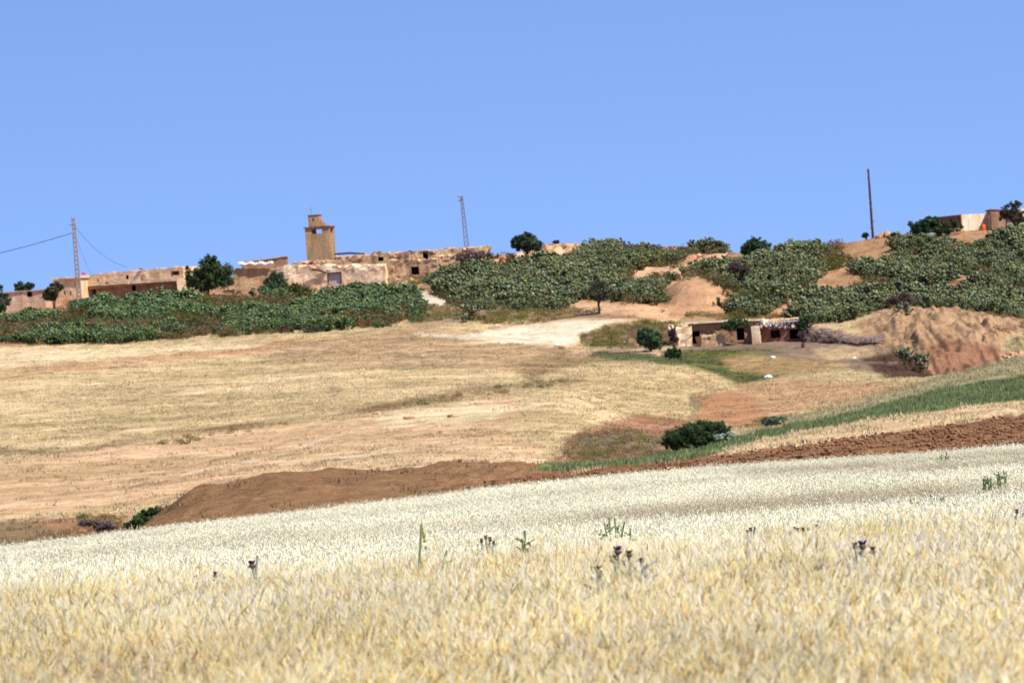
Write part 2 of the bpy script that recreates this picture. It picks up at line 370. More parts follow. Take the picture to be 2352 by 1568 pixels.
def hit(px, py, up=0.0, ymin=0):
    """where the line of sight through a pixel meets the land (raised by up)"""
    a = (px-1176)/F; b = (784-py)/F
    X = _ys*(a*cr+b*sr); Z = CAMZ+_ys*(-a*sr+b*cr)
    d = Z-(zat(X, _ys)+up); k = np.where((d < 0) & (_ys > ymin))[0]
    i = k[0] if len(k) else int(np.argmin(np.abs(d)))
    return Vector((float(X[i]), float(_ys[i]), float(zat(X[i], _ys[i]))))
def gp(X, Y, dz=0): return Vector((X, Y, float(zat(X, Y))+dz))

# ---------------------------------------------------------------- what covers the land
def sdpoly(poly, x, y):
    """signed distance, positive inside"""
    d = np.full(x.shape, 1e9); ins = np.zeros(x.shape, bool); n = len(poly)
    for i in range(n):
        x0, y0 = poly[i]; x1, y1 = poly[(i+1) % n]
        ex, ey = x1-x0, y1-y0; L = ex*ex+ey*ey+1e-9
        s = np.clip(((x-x0)*ex+(y-y0)*ey)/L, 0, 1)
        d = np.minimum(d, (x-x0-s*ex)**2+(y-y0-s*ey)**2)
        cnd = ((y0 > y) != (y1 > y)) & (x < (x1-x0)*(y-y0)/(y1-y0+1e-12)+x0)
        ins ^= cnd
    d = np.sqrt(d); return np.where(ins, d, -d)
def dline(pts, x, y):
    d = np.full(x.shape, 1e9)
    for (x0, y0), (x1, y1) in zip(pts[:-1], pts[1:]):
        ex, ey = x1-x0, y1-y0; s = np.clip(((x-x0)*ex+(y-y0)*ey)/(ex*ex+ey*ey), 0, 1)
        d = np.minimum(d, np.hypot((x-x0-s*ex)*0.5, y-y0-s*ey))
    return d
#   polygon, colour, dry grass cover, feather, Y range
SOIL = (192, 138, 94)
LAY = [
 ([(-900, 1500), (3300, 1500), (3300, 400), (-900, 400)], (222, 184, 128), 1.0, 5, 143, 9999),
 ([(-900, 1450), (300, 1260), (330, 1205), (280, 1180), (100, 1192), (-900, 1270)], (176, 122, 80), 0.5, 6, 143, 250),
 ([(-200, 1200), (60, 1200), (150, 1225), (90, 1262), (-200, 1280)], (150, 118, 80), 0.4, 10, 143, 250),
 ([(280, 1270), (1300, 1150), (1320, 1072), (1250, 1060), (600, 1060), (400, 1130), (290, 1215)], (154, 110, 70), 0.10, 3, 143, 205),
 ([(300, 1262), (700, 1205), (1000, 1165), (1000, 1140), (700, 1180), (450, 1215)], (182, 136, 94), 0.25, 6, 143, 180),
 ([(880, 1200), (880, 1150), (1194, 1101), (1391, 1076), (1588, 1061), (1785, 1028), (1982, 1003), (2179, 979), (2352, 954), (3300, 840), (3300, 1100), (1500, 1200)], (152, 104, 66), 0.0, 2, 143, 205),
 ([(1480, 1075), (1588, 1060), (1785, 1005), (1982, 970), (2179, 941), (2352, 921), (3300, 810), (3300, 850), (2352, 954), (2179, 979), (1982, 1003), (1785, 1028), (1588, 1061)], (226, 184, 132), 0.7, 2, 180, 260),
 ([(1220, 1090), (1250, 1072), (1391, 1062), (1490, 1039), (1588, 1022), (1687, 1002), (1785, 980), (1982, 938), (2179, 887), (2352, 855), (3300, 700), (3300, 810), (2352, 921), (2179, 941), (1982, 970), (1785, 1005), (1588, 1060), (1391, 1080)], (122, 134, 70), -0.8, 3, 170, 320),
 ([(1687, 1004), (1785, 982), (1982, 940), (2179, 889), (2352, 857), (3300, 700), (3300, 660), (2352, 815), (2130, 872), (1933, 920), (1790, 970)], (178, 156, 108), 0.9, 4, 280, 335),
 # lower stubble, pinker and trodden
 ([(-900, 1260), (0, 1195), (400, 1155), (620, 1100), (1250, 1070), (1240, 1000), (1350, 940), (1300, 885), (900, 945), (430, 1000), (0, 1060), (-900, 1130)], (224, 176, 126), 0.3, 10, 205, 420),
 ([(600, 1075), (1200, 1070), (1150, 1040), (900, 1030), (640, 1050)], (226, 182, 130), 0.3, 8, 205, 330),
 ([(860, 950), (1060, 925), (1180, 935), (1130, 965), (900, 975)], (240, 206, 156), 0.2, 10, 205, 420),
 ([(1180, 885), (1340, 865), (1560, 905), (1620, 930), (1480, 965), (1300, 960), (1280, 1030), (1180, 1000)], (222, 184, 128), 1.0, 10, 250, 440),
 ([(1250, 1075), (1290, 1030), (1340, 985), (1480, 950), (1620, 965), (1560, 1030), (1400, 1070)], (176, 122, 82), 0.5, 9, 205, 400),
 ([(1300, 1010), (1460, 990), (1530, 1010), (1500, 1040), (1350, 1060), (1300, 1045)], (150, 122, 96), 0.7, 8, 205, 400),
 ([(1590, 905), (1680, 890), (1790, 935), (1810, 975), (1700, 985), (1600, 965)], (198, 138, 90), 0.25, 6, 300, 440),
 ([(1690, 885), (1800, 870), (2000, 880), (2100, 885), (1900, 935), (1790, 965)], (212, 160, 108), 0.8, 8, 300, 450),
 ([(1180, 868), (1350, 845), (1590, 845), (1690, 885), (1600, 910), (1500, 900), (1300, 880)], (226, 186, 128), 1.0, 5, 380, 450),
 # upper field
 ([(-900, 880), (0, 800), (250, 795), (620, 782), (640, 800), (200, 828), (-900, 905)], (232, 196, 144), 0.35, 5, 440, 540),
 ([(-900, 940), (0, 852), (330, 832), (620, 815), (820, 800), (900, 770), (640, 780), (560, 800), (300, 822), (0, 845)], (206, 152, 104), 0.4, 5, 400, 540),
 ([(620, 800), (960, 745), (1300, 790), (1360, 830), (1176, 850), (800, 842), (600, 830)], (198, 156, 108), 0.9, 8, 400, 540),
 ([(1040, 770), (1180, 750), (1430, 722), (1470, 727), (1400, 745), (1340, 775), (1290, 795), (1180, 790), (1090, 780), (960, 770), (940, 762)], (244, 212, 176), 0.08, 5, 430, 560),
 ([(1290, 800), (1560, 800), (1560, 815), (1400, 818), (1300, 812)], (212, 164, 124), 0.15, 4, 430, 560),
 ([(1270, 815), (1500, 812), (1530, 832), (1360, 836), (1290, 850), (1200, 870), (1180, 840)], (176, 138, 88), 1.0, 5, 380, 560),
 ([(1330, 775), (1420, 745), (1560, 742), (1560, 792), (1440, 802), (1340, 798)], (170, 136, 104), 0.8, 6, 430, 520),
 ([(1370, 802), (1500, 812), (1520, 834), (1400, 830), (1360, 820)], (122, 122, 70), -0.8, 4, 380, 560),
 # hill side soil, paths
 ([(-900, 860), (960, 735), (1560, 735), (1860, 745), (2060, 705), (3300, 720), (3300, 300), (-900, 300)], SOIL, 0.5, 4, 495, 9999),
 ([(900, 645), (950, 655), (1015, 685), (1055, 708), (1000, 722), (955, 702), (920, 672)], (236, 206, 178), 0.02, 3, 480, 680),
 ([(1290, 712), (1320, 685), (1360, 690), (1430, 700), (1500, 700), (1570, 725), (1560, 740), (1420, 722), (1300, 722)], (222, 168, 120), 0.15, 3, 480, 600),
 ([(1440, 615), (1610, 610), (1640, 630), (1560, 650), (1460, 645)], (228, 172, 124), 0.05, 3, 520, 700),
 ([(1550, 585), (1670, 583), (1680, 612), (1570, 612)], (206, 148, 104), 0.3, 3, 520, 720),
 ([(1515, 640), (1640, 620), (1690, 730), (1540, 735)], (206, 150, 104), 0.1, 4, 510, 600),
 ([(960, 710), (1140, 700), (1300, 715), (1400, 720), (1060, 740), (950, 745)], (176, 138, 104), 0.8, 6, 480, 600),
 # farm yard
 ([(1550, 800), (1560, 780), (1870, 770), (2060, 775), (2110, 830), (2160, 870), (2080, 872), (1960, 850), (1880, 830), (1700, 805)], (148, 118, 94), 0.1, 5, 425, 520),  # yard ground, darkened to paint shadows into it
 ([(1860, 800), (1960, 790), (2020, 800), (2000, 822), (1900, 826)], (196, 160, 116), 0.3, 5, 425, 520),
 ([(1500, 835), (1530, 806), (1620, 800), (1780, 806), (1850, 830), (1840, 850), (1760, 874), (1700, 884), (1640, 860), (1580, 842)], (112, 112, 52), -0.7, 5, 400, 520),
 ([(1640, 822), (1700, 813), (1900, 818), (1960, 845), (1770, 860), (1680, 852)], (180, 140, 88), 0.6, 6, 400, 520),
 ([(1975, 822), (2060, 806), (2120, 830), (2185, 862), (2130, 882), (2030, 872)], (96, 68, 52), 0.2, 5, 400, 520),  # gully hollow, its shade painted as dark ground
 # cliff
 ([(1960, 740), (2060, 700), (2230, 700), (2352, 730), (2500, 760), (2380, 835), (2250, 856), (2140, 862), (2060, 800), (1980, 775)], (190, 144, 102), 0.22, 5, 425, 515),
 ([(2120, 800), (2170, 778), (2290, 800), (2300, 850), (2140, 864)], (160, 108, 76), 0.0, 5, 425, 515),
 ([(2290, 790), (2352, 760), (2500, 760), (2480, 840), (2300, 840)], (176, 150, 104), 0.7, 6, 425, 515),
]
LINES = [
 ([(300, 1104), (600, 1034), (760, 988), (900, 962)], 3.5, (196, 148, 104), 0.3, 240, 430),
 ([(200, 1140), (420, 1105), (640, 1064), (820, 1003), (1000, 968)], 3.5, (200, 152, 108), 0.3, 240, 430),
 ([(420, 1090), (620, 1048), (790, 994), (930, 955)], 3, (244, 212, 168), 0.1, 240, 430),
 ([(560, 1078), (780, 1056), (950, 1004), (1100, 988), (1180, 1000)], 3.5, (196, 150, 104), 0.4, 240, 430),
 ([(850, 1052), (960, 1034), (1060, 1042), (1200, 1062)], 3.5, (200, 154, 108), 0.4, 230, 430),
 ([(700, 1062), (880, 1040), (1010, 1018), (1150, 1030)], 3, (240, 206, 160), 0.2, 230, 430),
 ([(0, 1150), (300, 1122), (500, 1082)], 3, (198, 152, 110), 0.4, 230, 430),
 ([(1060, 905), (1180, 890), (1330, 905), (1420, 935), (1480, 950)], 4, (238, 198, 140), 0.6, 280, 440),
 ([(1590, 850), (1640, 890), (1600, 940), (1580, 985)], 4, (168, 132, 84), 0.6, 280, 440),
 ([(-700, 1100), (-100, 1040), (150, 1035), (430, 990), (650, 972), (900, 930), (1100, 895), (1300, 885)], 10, (158, 118, 78), 0.8, 260, 440),
 ([(0, 868), (160, 850), (330, 838)], 5, (190, 130, 84), 0.3, 400, 500),
 ([(130, 1005), (190, 1000), (280, 985)], 5, (174, 130, 98), 0.5, 260, 440),
 ([(260, 925), (420, 895)], 5, (186, 146, 104), 0.5, 260, 440),
 ([(860, 935), (1000, 920), (1200, 885), (1330, 870)], 6, (160, 122, 80), 0.8, 300, 440),
 ([(1130, 752), (1300, 716), (1420, 716)], 5, (186, 150, 130), 0.4, 440, 560),
 ([(1590, 905), (1600, 950), (1590, 970)], 4, (150, 130, 88), 0.6, 300, 440),
 ([(1560, 800), (1700, 803), (1900, 828), (2060, 836)], 4, (140, 112, 98), 0.1, 425, 500),
]
def cover(X, Y, px, py):
    """colour of the ground and its grass cover at world points (px,py: the same points as plan coordinates)"""
    sh = X.shape
    wx = (fbm(X*0.09, Y*0.05, 4, 51)-0.5)*44; wy = (fbm(X*0.11+7, Y*0.05, 4, 61)-0.5)*16
    k = sstep(140, 230, Y); x = px+wx*(0.25+0.75*k); y = py+wy*(0.25+0.75*k)
    col = np.empty(sh+(3,)); col[:] = lin((216, 194, 146)); g = np.zeros(sh)
    for poly, c, gr, fe, y0, y1 in LAY:
        a = np.array(poly); bb = (x > a[:, 0].min()-fe) & (x < a[:, 0].max()+fe) & (y > a[:, 1].min()-fe) & (y < a[:, 1].max()+fe) & (Y >= y0) & (Y <= y1)
        if not bb.any(): continue
        m = np.clip(0.5+sdpoly(poly, x[bb], y[bb])/(2*fe), 0, 1)
        col[bb] = col[bb]*(1-m[:, None])+soil(c)*m[:, None]; g[bb] = g[bb]*(1-m)+gr*m
    for pts, hw, c, gr, y0, y1 in LINES:
        a = np.array(pts); bb = (x > a[:, 0].min()-3*hw) & (x < a[:, 0].max()+3*hw) & (y > a[:, 1].min()-2*hw) & (y < a[:, 1].max()+2*hw) & (Y >= y0) & (Y <= y1)
        if not bb.any(): continue
        m = np.clip(1.2-dline(pts, x[bb], y[bb])/hw, 0, 1)*0.85*(0.4+0.9*vn(X[bb]*0.3, Y[bb]*0.1, 77)); m = np.clip(m, 0, 1)
        col[bb] = col[bb]*(1-m[:, None])+soil(c)*m[:, None]; g[bb] = g[bb]*(1-m)+gr*m
    # drill and harvest lines that follow the contours of the far field, worn patches
    fld = sstep(215, 240, Y)*(1-sstep(470, 510, Y))*(1-sstep(1500, 1700, px))
    cur = Y+0.28*X+14*(fbm(X*0.02, Y*0.012, 2, 81)-0.5)
    s1 = fbm(X*0.03, cur*0.55, 3, 91)-0.5; s2 = fbm(X*0.05, cur*0.14, 3, 95)-0.5; s3 = fbm(X*0.12, Y*0.06, 4, 97)-0.5
    q = 1+fld*(0.52*s1+0.48*s2+0.42*s3)
    col = col*q[..., None]*np.stack([np.ones(sh), 1-0.0*q, 1-0.12*(1-q)*3], -1)
    n = fbm(X*0.2, Y*0.12, 4, 99)-0.5
    col = col*(1+0.35*n)[..., None]
    return np.clip(col, 0.01, 0.85), g
colr, grs = cover(XX, YY, PX, PY)
# ploughed relief
pl = (YY > 150) & (YY < 200) & (PX > 1000)
Zg = Zg+np.where(pl, 0.28*(vn(XX*2.2, YY*2.2, 5)-0.5)+0.22*(vn(XX*0.2, (YY+0.1*XX)*1.6, 6)-0.5), 0)
nr, nc = XX.shape
idx = np.arange(nr*nc).reshape(nr, nc)
fq = np.stack([idx[:-1, :-1], idx[:-1, 1:], idx[1:, 1:], idx[1:, :-1]], -1).reshape(-1, 4)
V = np.stack([XX, YY, Zg], -1).reshape(-1, 3)
ground = meshobj('ground', V, fq, M['ground'], None, colr.reshape(-1, 3), True); setp(ground, kind='structure')
# the land right under and behind the camera
bx = np.array([(-1.4, 2, 0), (1.4, 2, 0), (60, 0, 0), (60, -60, 0), (-60, -60, 0), (-60, 0, 0)], float); bx[:, 2] = float(Zg[0, len(tg)//2])
gb = meshobj('field_path', bx, [(0, 5, 4, 3, 2, 1)], M['ground'], None, np.tile(lin((206, 178, 122)), (6, 1))); setp(gb, kind='structure')

# ---------------------------------------------------------------- scattering (only for uncountable cover)
def scatter(name, pts, rot, scl, tnt, vidx, sources, label, cat):
    col = bpy.data.collections.new(name+'_kinds')
    for i, s in enumerate(sources): s.name = '%s_kind_%02d' % (name, i); col.objects.link(s)
    me = bpy.data.meshes.new(name); n = len(pts)
    me.vertices.add(n); me.vertices.foreach_set('co', np.asarray(pts, np.float32).ravel())
    a = me.attributes.new('rot', 'FLOAT_VECTOR', 'POINT'); a.data.foreach_set('vector', np.asarray(rot, np.float32).ravel())
    a = me.attributes.new('scl', 'FLOAT_VECTOR', 'POINT'); a.data.foreach_set('vector', np.asarray(scl, np.float32).ravel())
    a = me.attributes.new('vidx', 'INT', 'POINT'); a.data.foreach_set('value', np.asarray(vidx, np.int32))
    a = me.attributes.new('tint', 'FLOAT_COLOR', 'POINT'); cc = np.ones((n, 4), np.float32); cc[:, :3] = tnt; a.data.foreach_set('color', cc.ravel())
    o = bpy.data.objects.new(name, me); C.objects.link(o); setp(o, label, cat, None, 'stuff')
    ng = bpy.data.node_groups.new(name, 'GeometryNodeTree')
    ng.interface.new_socket('Geometry', in_out='INPUT', socket_type='NodeSocketGeometry')
    ng.interface.new_socket('Geometry', in_out='OUTPUT', socket_type='NodeSocketGeometry')
    gi = ng.nodes.new('NodeGroupInput'); go = ng.nodes.new('NodeGroupOutput')
    iop = ng.nodes.new('GeometryNodeInstanceOnPoints'); ci = ng.nodes.new('GeometryNodeCollectionInfo')
    ci.inputs['Collection'].default_value = col; ci.inputs['Separate Children'].default_value = True; ci.inputs['Reset Children'].default_value = True
    def na(nm, ty):
        q = ng.nodes.new('GeometryNodeInputNamedAttribute'); q.data_type = ty; q.inputs['Name'].default_value = nm
        return [s for s in q.outputs if s.enabled and s.name == 'Attribute'][0]
    ng.links.new(gi.outputs[0], iop.inputs['Points']); ng.links.new(ci.outputs[0], iop.inputs['Instance'])
    iop.inputs['Pick Instance'].default_value = True
    ng.links.new(na('vidx', 'INT'), iop.inputs['Instance Index']); ng.links.new(na('rot', 'FLOAT_VECTOR'), iop.inputs['Rotation'])
    ng.links.new(na('scl', 'FLOAT_VECTOR'), iop.inputs['Scale']); ng.links.new(iop.outputs[0], go.inputs[0])
    md = o.modifiers.new('scatter', 'NODES'); md.node_group = ng
    return o
def rand_pts(y0, y1, tmax, dens):
    n = int(dens*tmax*(y1*y1-y0*y0)); Y = np.sqrt(rng.uniform(y0*y0, y1*y1, n)); X = rng.uniform(-tmax, tmax, n)*Y
    return X, Y
def rots(n, tilt=0.08): return np.stack([rng.normal(0, tilt, n), rng.normal(0, tilt, n), rng.uniform(0, 6.283, n)], -1)

# ---- ripe barley, near; pale oats behind it
def cereal(ears, size, kind, seed):
    r = np.random.default_rng(seed); V = []; Fc = []; Cc = []
    def tri(a, b, c, col):
        n = len(V); V.extend([a, b, c]); Fc.append((n, n+1, n+2)); Cc.extend([col]*3)
    for e in range(ears):
        x, y = r.uniform(-size/2, size/2, 2); h = WH*r.normal(0.98, 0.10)-0.05
        az = r.uniform(0, 6.283); lean = abs(r.normal(0, 0.11)); L = np.array([math.cos(az), math.sin(az), 0])
        base = np.array([x, y, 0.0]); top = base+L*h*lean+np.array([0, 0, h])
        mid = base+L*h*lean*0.25+np.array([0, 0, h*0.55])
        v = r.uniform(0.55, 1.25); warm = r.uniform(0.80, 1.06)
        gold = np.array([0.86, 0.75*warm, 0.47*warm*warm])*v
        if kind == 0: gold = (np.array([0.86, 0.64, 0.30]) if r.random() < 0.40 else np.array([0.93, 0.86, 0.60]))*(0.25+0.8*v)
        else: gold = np.array([0.88, 0.80, 0.60])*(0.7+0.3*v)
        sw = 0.0035 if kind == 0 else 0.006
        s = np.array([-L[1], L[0], 0])*sw
        if r.random() < 0.5: s = np.array([sw, 0, 0])
        tri(mid-s, mid+s, top, gold*0.9)
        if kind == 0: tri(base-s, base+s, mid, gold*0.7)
        if r.random() < 0.45:                                      # dry leaf blade
            a2 = r.uniform(0, 6.283); D = np.array([math.cos(a2), math.sin(a2), 0]); q = mid+np.array([0, 0, h*r.uniform(-0.1, 0.3)])
            s2 = np.array([-D[1], D[0], 0])*0.0055
            tri(q-s2, q+s2, q+D*r.uniform(0.05, 0.12)+np.array([0, 0, r.uniform(-0.07, 0.08)]), gold*np.array([1.0, 1.02, 1.1]))
        nod = r.uniform(0.08, 0.85) if kind == 0 else r.uniform(0.1, 0.8)
        d = L*math.sin(nod)+np.array([0, 0, math.cos(nod)]); 
        if kind == 0:
            el = r.uniform(0.045, 0.072); w_ = 0.0056; a = np.cross(d, [0.3, 0.9, 0.1]); a /= np.linalg.norm(a); b = np.cross(d, a)
            tip = top+d*el; m1 = top+d*el*0.4
            ring = [m1+a*w_, m1+b*w_*0.7, m1-a*w_, m1-b*w_*0.7]
            for k in range(4):
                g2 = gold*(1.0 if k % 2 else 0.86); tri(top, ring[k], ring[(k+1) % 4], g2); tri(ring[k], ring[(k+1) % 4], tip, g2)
            for k in range(9):                                    # awns, whitened: bright highlights put into their colour
                q = top+d*el*r.uniform(0.1, 1.0); aw = d*r.uniform(0.05, 0.09)+(a*r.normal(0, 1)+b*r.normal(0, 1))*0.011
                wv = np.cross(aw, r.normal(0, 1, 3)); wv = wv/np.linalg.norm(wv)*0.0017
                tri(q-wv, q+wv, q+aw, np.minimum(gold*np.array([1.3, 1.36, 1.5]), 0.93))
        else:
            for k in range(7):
                q = top+np.array([r.normal(0, 0.018), r.normal(0, 0.018), r.uniform(-0.09, 0.05)]); wv = r.normal(0, 1, 3); wv = wv/np.linalg.norm(wv)*0.0075
                dd = np.array([r.normal(0, 0.012), r.normal(0, 0.012), r.uniform(0.01, 0.05)])
                tri(q-wv, q+wv, q+dd, np.minimum(gold*np.array([1.1, 1.12, 1.25]), 0.93))
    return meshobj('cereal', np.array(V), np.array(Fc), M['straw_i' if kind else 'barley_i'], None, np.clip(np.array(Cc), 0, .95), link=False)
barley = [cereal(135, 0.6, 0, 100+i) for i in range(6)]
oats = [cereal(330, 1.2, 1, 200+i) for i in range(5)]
def edge_near(X, Y): return Y+6*(fbm(X*0.25, Y*0.1, 3, 111)-0.5)
X, Y = rand_pts(13, 66, 0.17, 4.2); k = edge_near(X, Y)+rng.normal(0, 7, len(X)) < 58; X = X[k]; Y = Y[k]
z = zat(X, Y); tn = fbm(X*0.9, Y*0.35, 3, 121)[:, None]; t2 = fbm(X*0.25, Y*0.08, 3, 122)[:, None]
tnt = np.array([0.95, 0.87, 0.71])*(0.80+0.48*tn)*(1-0.25*(t2 > 0.58)*np.array([0.7, 0.9, 1.5])*(t2-0.5)*4)
tnt = np.clip(tnt, 0.4, 1.3)
hs = 0.85+0.26*(fbm(X*0.8, Y*0.4, 2, 131)-0.5)+rng.normal(0, 0.05, len(X))
scatter('barley_field', np.stack([X, Y, z], -1), rots(len(X), 0.05), np.stack([np.ones(len(X)), np.ones(len(X)), hs], -1), tnt, rng.integers(0, 6, len(X)), barley, 'ripe golden bearded barley filling the bottom of the picture', 'barley')
X, Y = rand_pts(50, 140, 0.17, 1.7); k = edge_near(X, Y)+rng.normal(0, 6, len(X)) > 53; X = X[k]; Y = Y[k]; z = zat(X, Y)
px, py = proj(X, Y, z+WH)
st = fbm(X*0.08, Y*0.10, 3, 141); st = sstep(0.44, 0.58, st)*sstep(62, 78, Y)*(1-sstep(112, 126, Y))*(0.45+0.55*sstep(1000, 1500, px))
right = sstep(1500, 2100, px)*sstep(80, 105, Y)*(1-sstep(128, 137, Y)); st = np.clip(st*0.85+right*0.9*vn(X*0.3, Y*0.2, 5), 0, 1)[:, None]
tnt = np.array([1.06, 1.03, 0.85])*(1-st)+np.array([0.56, 0.47, 0.33])*st
tnt = tnt*(0.93+0.14*fbm(X*0.5, Y*0.3, 3, 143))[:, None]
hs = (0.93-0.22*st[:, 0])+0.16*(fbm(X*0.4, Y*0.4, 2, 132)-0.5)
scatter('oat_field', np.stack([X, Y, z], -1), rots(len(X), 0.04), np.stack([np.ones(len(X)), np.ones(len(X)), hs], -1), tnt, rng.integers(0, 5, len(X)), oats, 'pale whitish ripe oats between the barley and the ploughed strip', 'oats')

# ---- dry grass tufts on the far field, green grass in the strips, soil clods
def grass_patch(n, size, h, w_, seed, bend=0.35):
    r = np.random.default_rng(seed); b = np.c_[r.uniform(-size/2, size/2, (n, 2)), np.zeros(n)]
    a = r.uniform(0, 6.283, n); hh = h*r.uniform(0.5, 1.25, n); l = np.abs(r.normal(0, bend, n))*hh
    tip = b+np.c_[np.cos(a)*l, np.sin(a)*l, hh]; a2 = r.uniform(0, 6.283, n); s = np.c_[np.cos(a2), np.sin(a2), 0*a2]*w_
    V = np.stack([b-s, b+s, tip], 1).reshape(-1, 3); Fc = np.arange(3*n).reshape(n, 3)
    c = np.repeat(r.uniform(0.75, 1.3, n), 3)[:, None]*np.ones(3)
    return meshobj('grass', V, Fc, M['straw_i'], None, c, link=False)
dry = [grass_patch(70, 1.3, 0.15, 0.028, 300+i) for i in range(4)]
X, Y = rand_pts(146, 640, 0.15, 0.95); z = zat(X, Y); px, py = proj(X, Y, z)
cc, g = cover(X, Y, px, py)
pd = g*(0.35+0.9*fbm(X*0.3, Y*0.15, 3, 151)); k = rng.random(len(X)) < pd
X, Y, z, cc = X[k], Y[k], z[k], cc[k]; n = len(X)
t = np.clip(cc*np.array([1.10, 1.14, 1.10])*rng.uniform(0.88, 1.10, (n, 1)), 0, 0.8)
sz = rng.uniform(0.6, 1.25, n)
scatter('dry_grass', np.stack([X, Y, z-0.02], -1), rots(n), np.stack([sz, sz, sz*rng.uniform(0.7, 1.2, n)], -1), t, rng.integers(0, 4, n), dry, 'straw coloured stubble and dry grass over the far slope', 'dry grass')
X, Y = rand_pts(170, 520, 0.15, 1.6); z = zat(X, Y); px, py = proj(X, Y, z); cc, g = cover(X, Y, px, py)
k = (rng.random(len(X)) < -g); X, Y, z, cc = X[k], Y[k], z[k], cc[k]; n = len(X); sz = rng.uniform(0.6, 1.1, n)
green = [grass_patch(60, 1.3, 0.20, 0.03, 340+i) for i in range(3)]
scatter('green_grass', np.stack([X, Y, z-0.02], -1), rots(n), np.stack([sz, sz, sz], -1), np.clip(cc*rng.uniform(0.6, 1.2, (n, 1))*np.array([1.0, 1.0, 0.95]), 0, .6), rng.integers(0, 3, n), green, 'green grass of the sloping strip and the damp swale by the farm', 'grass')
def clod_patch(seed):
    r = random.Random(seed); m = MB()
    for i in range(16):
        q = r.uniform(0.8, 1.15); m.lump((r.uniform(-.8, .8), r.uniform(-.8, .8), 0.02), r.uniform(0.03, 0.085), r.random()*50, (q, q, q), 0.6, (1, 1, 0.8), 1)
    return m.build('clods', M['clod_i'], link=False)
clods = [clod_patch(i) for i in range(4)]
X, Y = rand_pts(150, 196, 0.15, 2.2); z = zat(X, Y); px, py = proj(X, Y, z)
k = (px > 900) & (rng.random(len(X)) < sstep(900, 1250, px)) & (sdpoly(LAY[5][0], px, py) > 2.5); X, Y, z = X[k], Y[k], z[k]; n = len(X)
scatter('soil_clods', np.stack([X, Y, z], -1), rots(n), np.stack([rng.uniform(0.5, 1.0, n)]*3, -1), soil((154, 104, 68))*rng.uniform(0.75, 1.2, (n, 1)), rng.integers(0, 4, n), clods, 'turned reddish clods of the ploughed strip behind the pale oats', 'ploughed soil')

# ---- prickly pear thickets
def pad(V, Fc, Cc, p, up, nrm, L, Wd, col):
    up = up.normalized(); nrm = (nrm-up*nrm.dot(up)).normalized(); sd = up.cross(nrm)
    n = len(V); K = 8
    for k in range(K):
        a = 2*math.pi*k/K; V.append(p+up*(L/2-math.cos(a)*L/2)+sd*(math.sin(a)*Wd/2*(1.0-0.18*math.cos(a))))
    V.append(p+up*L*0.5+nrm*0.035); V.append(p+up*L*0.5-nrm*0.035)
    for k in range(K):
        k2 = (k+1) % K; Fc.append((n+k, n+k2, n+K)); Fc.append((n+k2, n+k, n+K+1))
    Cc.extend([col]*(K+2)); return up, nrm, sd
def cactus(seed, size=1.0, maxlev=5, pal=0):
    r = random.Random(seed); V = []; Fc = []; Cc = []
    def c():
        q = r.random(); v = r.uniform(0.5, 1.5)
        if q < 0.08: b = (0.13, 0.10, 0.05)
        elif q < 0.26: b = (0.12, 0.135, 0.04)
        elif q < 0.48: b = (0.145, 0.17, 0.105)  # pale pads, sunlit highlights put into the colour
        else: b = (0.034, 0.056, 0.027)  # dark green pads, shade of the gaps put into the colour
        if pal: b = (b[0]*1.9, b[1]*1.3, b[2]*1.0) if r.random() < 0.6 else b
        return tuple(x*v for x in b)
    def grow(p, d, nrm, L, lev):
        up, nn, sd = pad(V, Fc, Cc, p, d, nrm, L, L*r.uniform(0.60, 0.76), c())
        if lev == 0: return
        for k in range(r.choice((1, 2, 2, 3)) if lev > 1 else r.choice((0, 1, 2, 3))):
            a = r.uniform(-1.0, 1.0); q = p+up*L*(0.5+0.46*math.cos(a))+sd*L*0.33*math.sin(a)
            d2 = (up*math.cos(a*0.8)+sd*math.sin(a*0.8)+nn*r.uniform(-0.5, 0.5)+Vector((0, 0, 0.25))).normalized()
            grow(q, d2, Vector((r.gauss(0, 1), r.gauss(0, 1), r.gauss(0, 0.3))), L*r.uniform(0.82, 1.02), lev-1)
    for i in range(5):
        a = r.uniform(0, 6.283); q = Vector((math.cos(a), math.sin(a), 0))
        grow(q*r.uniform(0.1, 0.6)*size, (q*r.uniform(0.1, 0.9)+Vector((0, 0, 1))).normalized(), Vector((r.gauss(0, 1), r.gauss(0, 1), 0)), 0.52*size, maxlev-1)
    return V, Fc, Cc
cact = []
for i in range(10):
    v, f, c = cactus(400+i, 0.86); cact.append(meshobj('cactus', [tuple(q) for q in v], np.array(f), M['pad_i'], None, np.array(c), False, link=False))
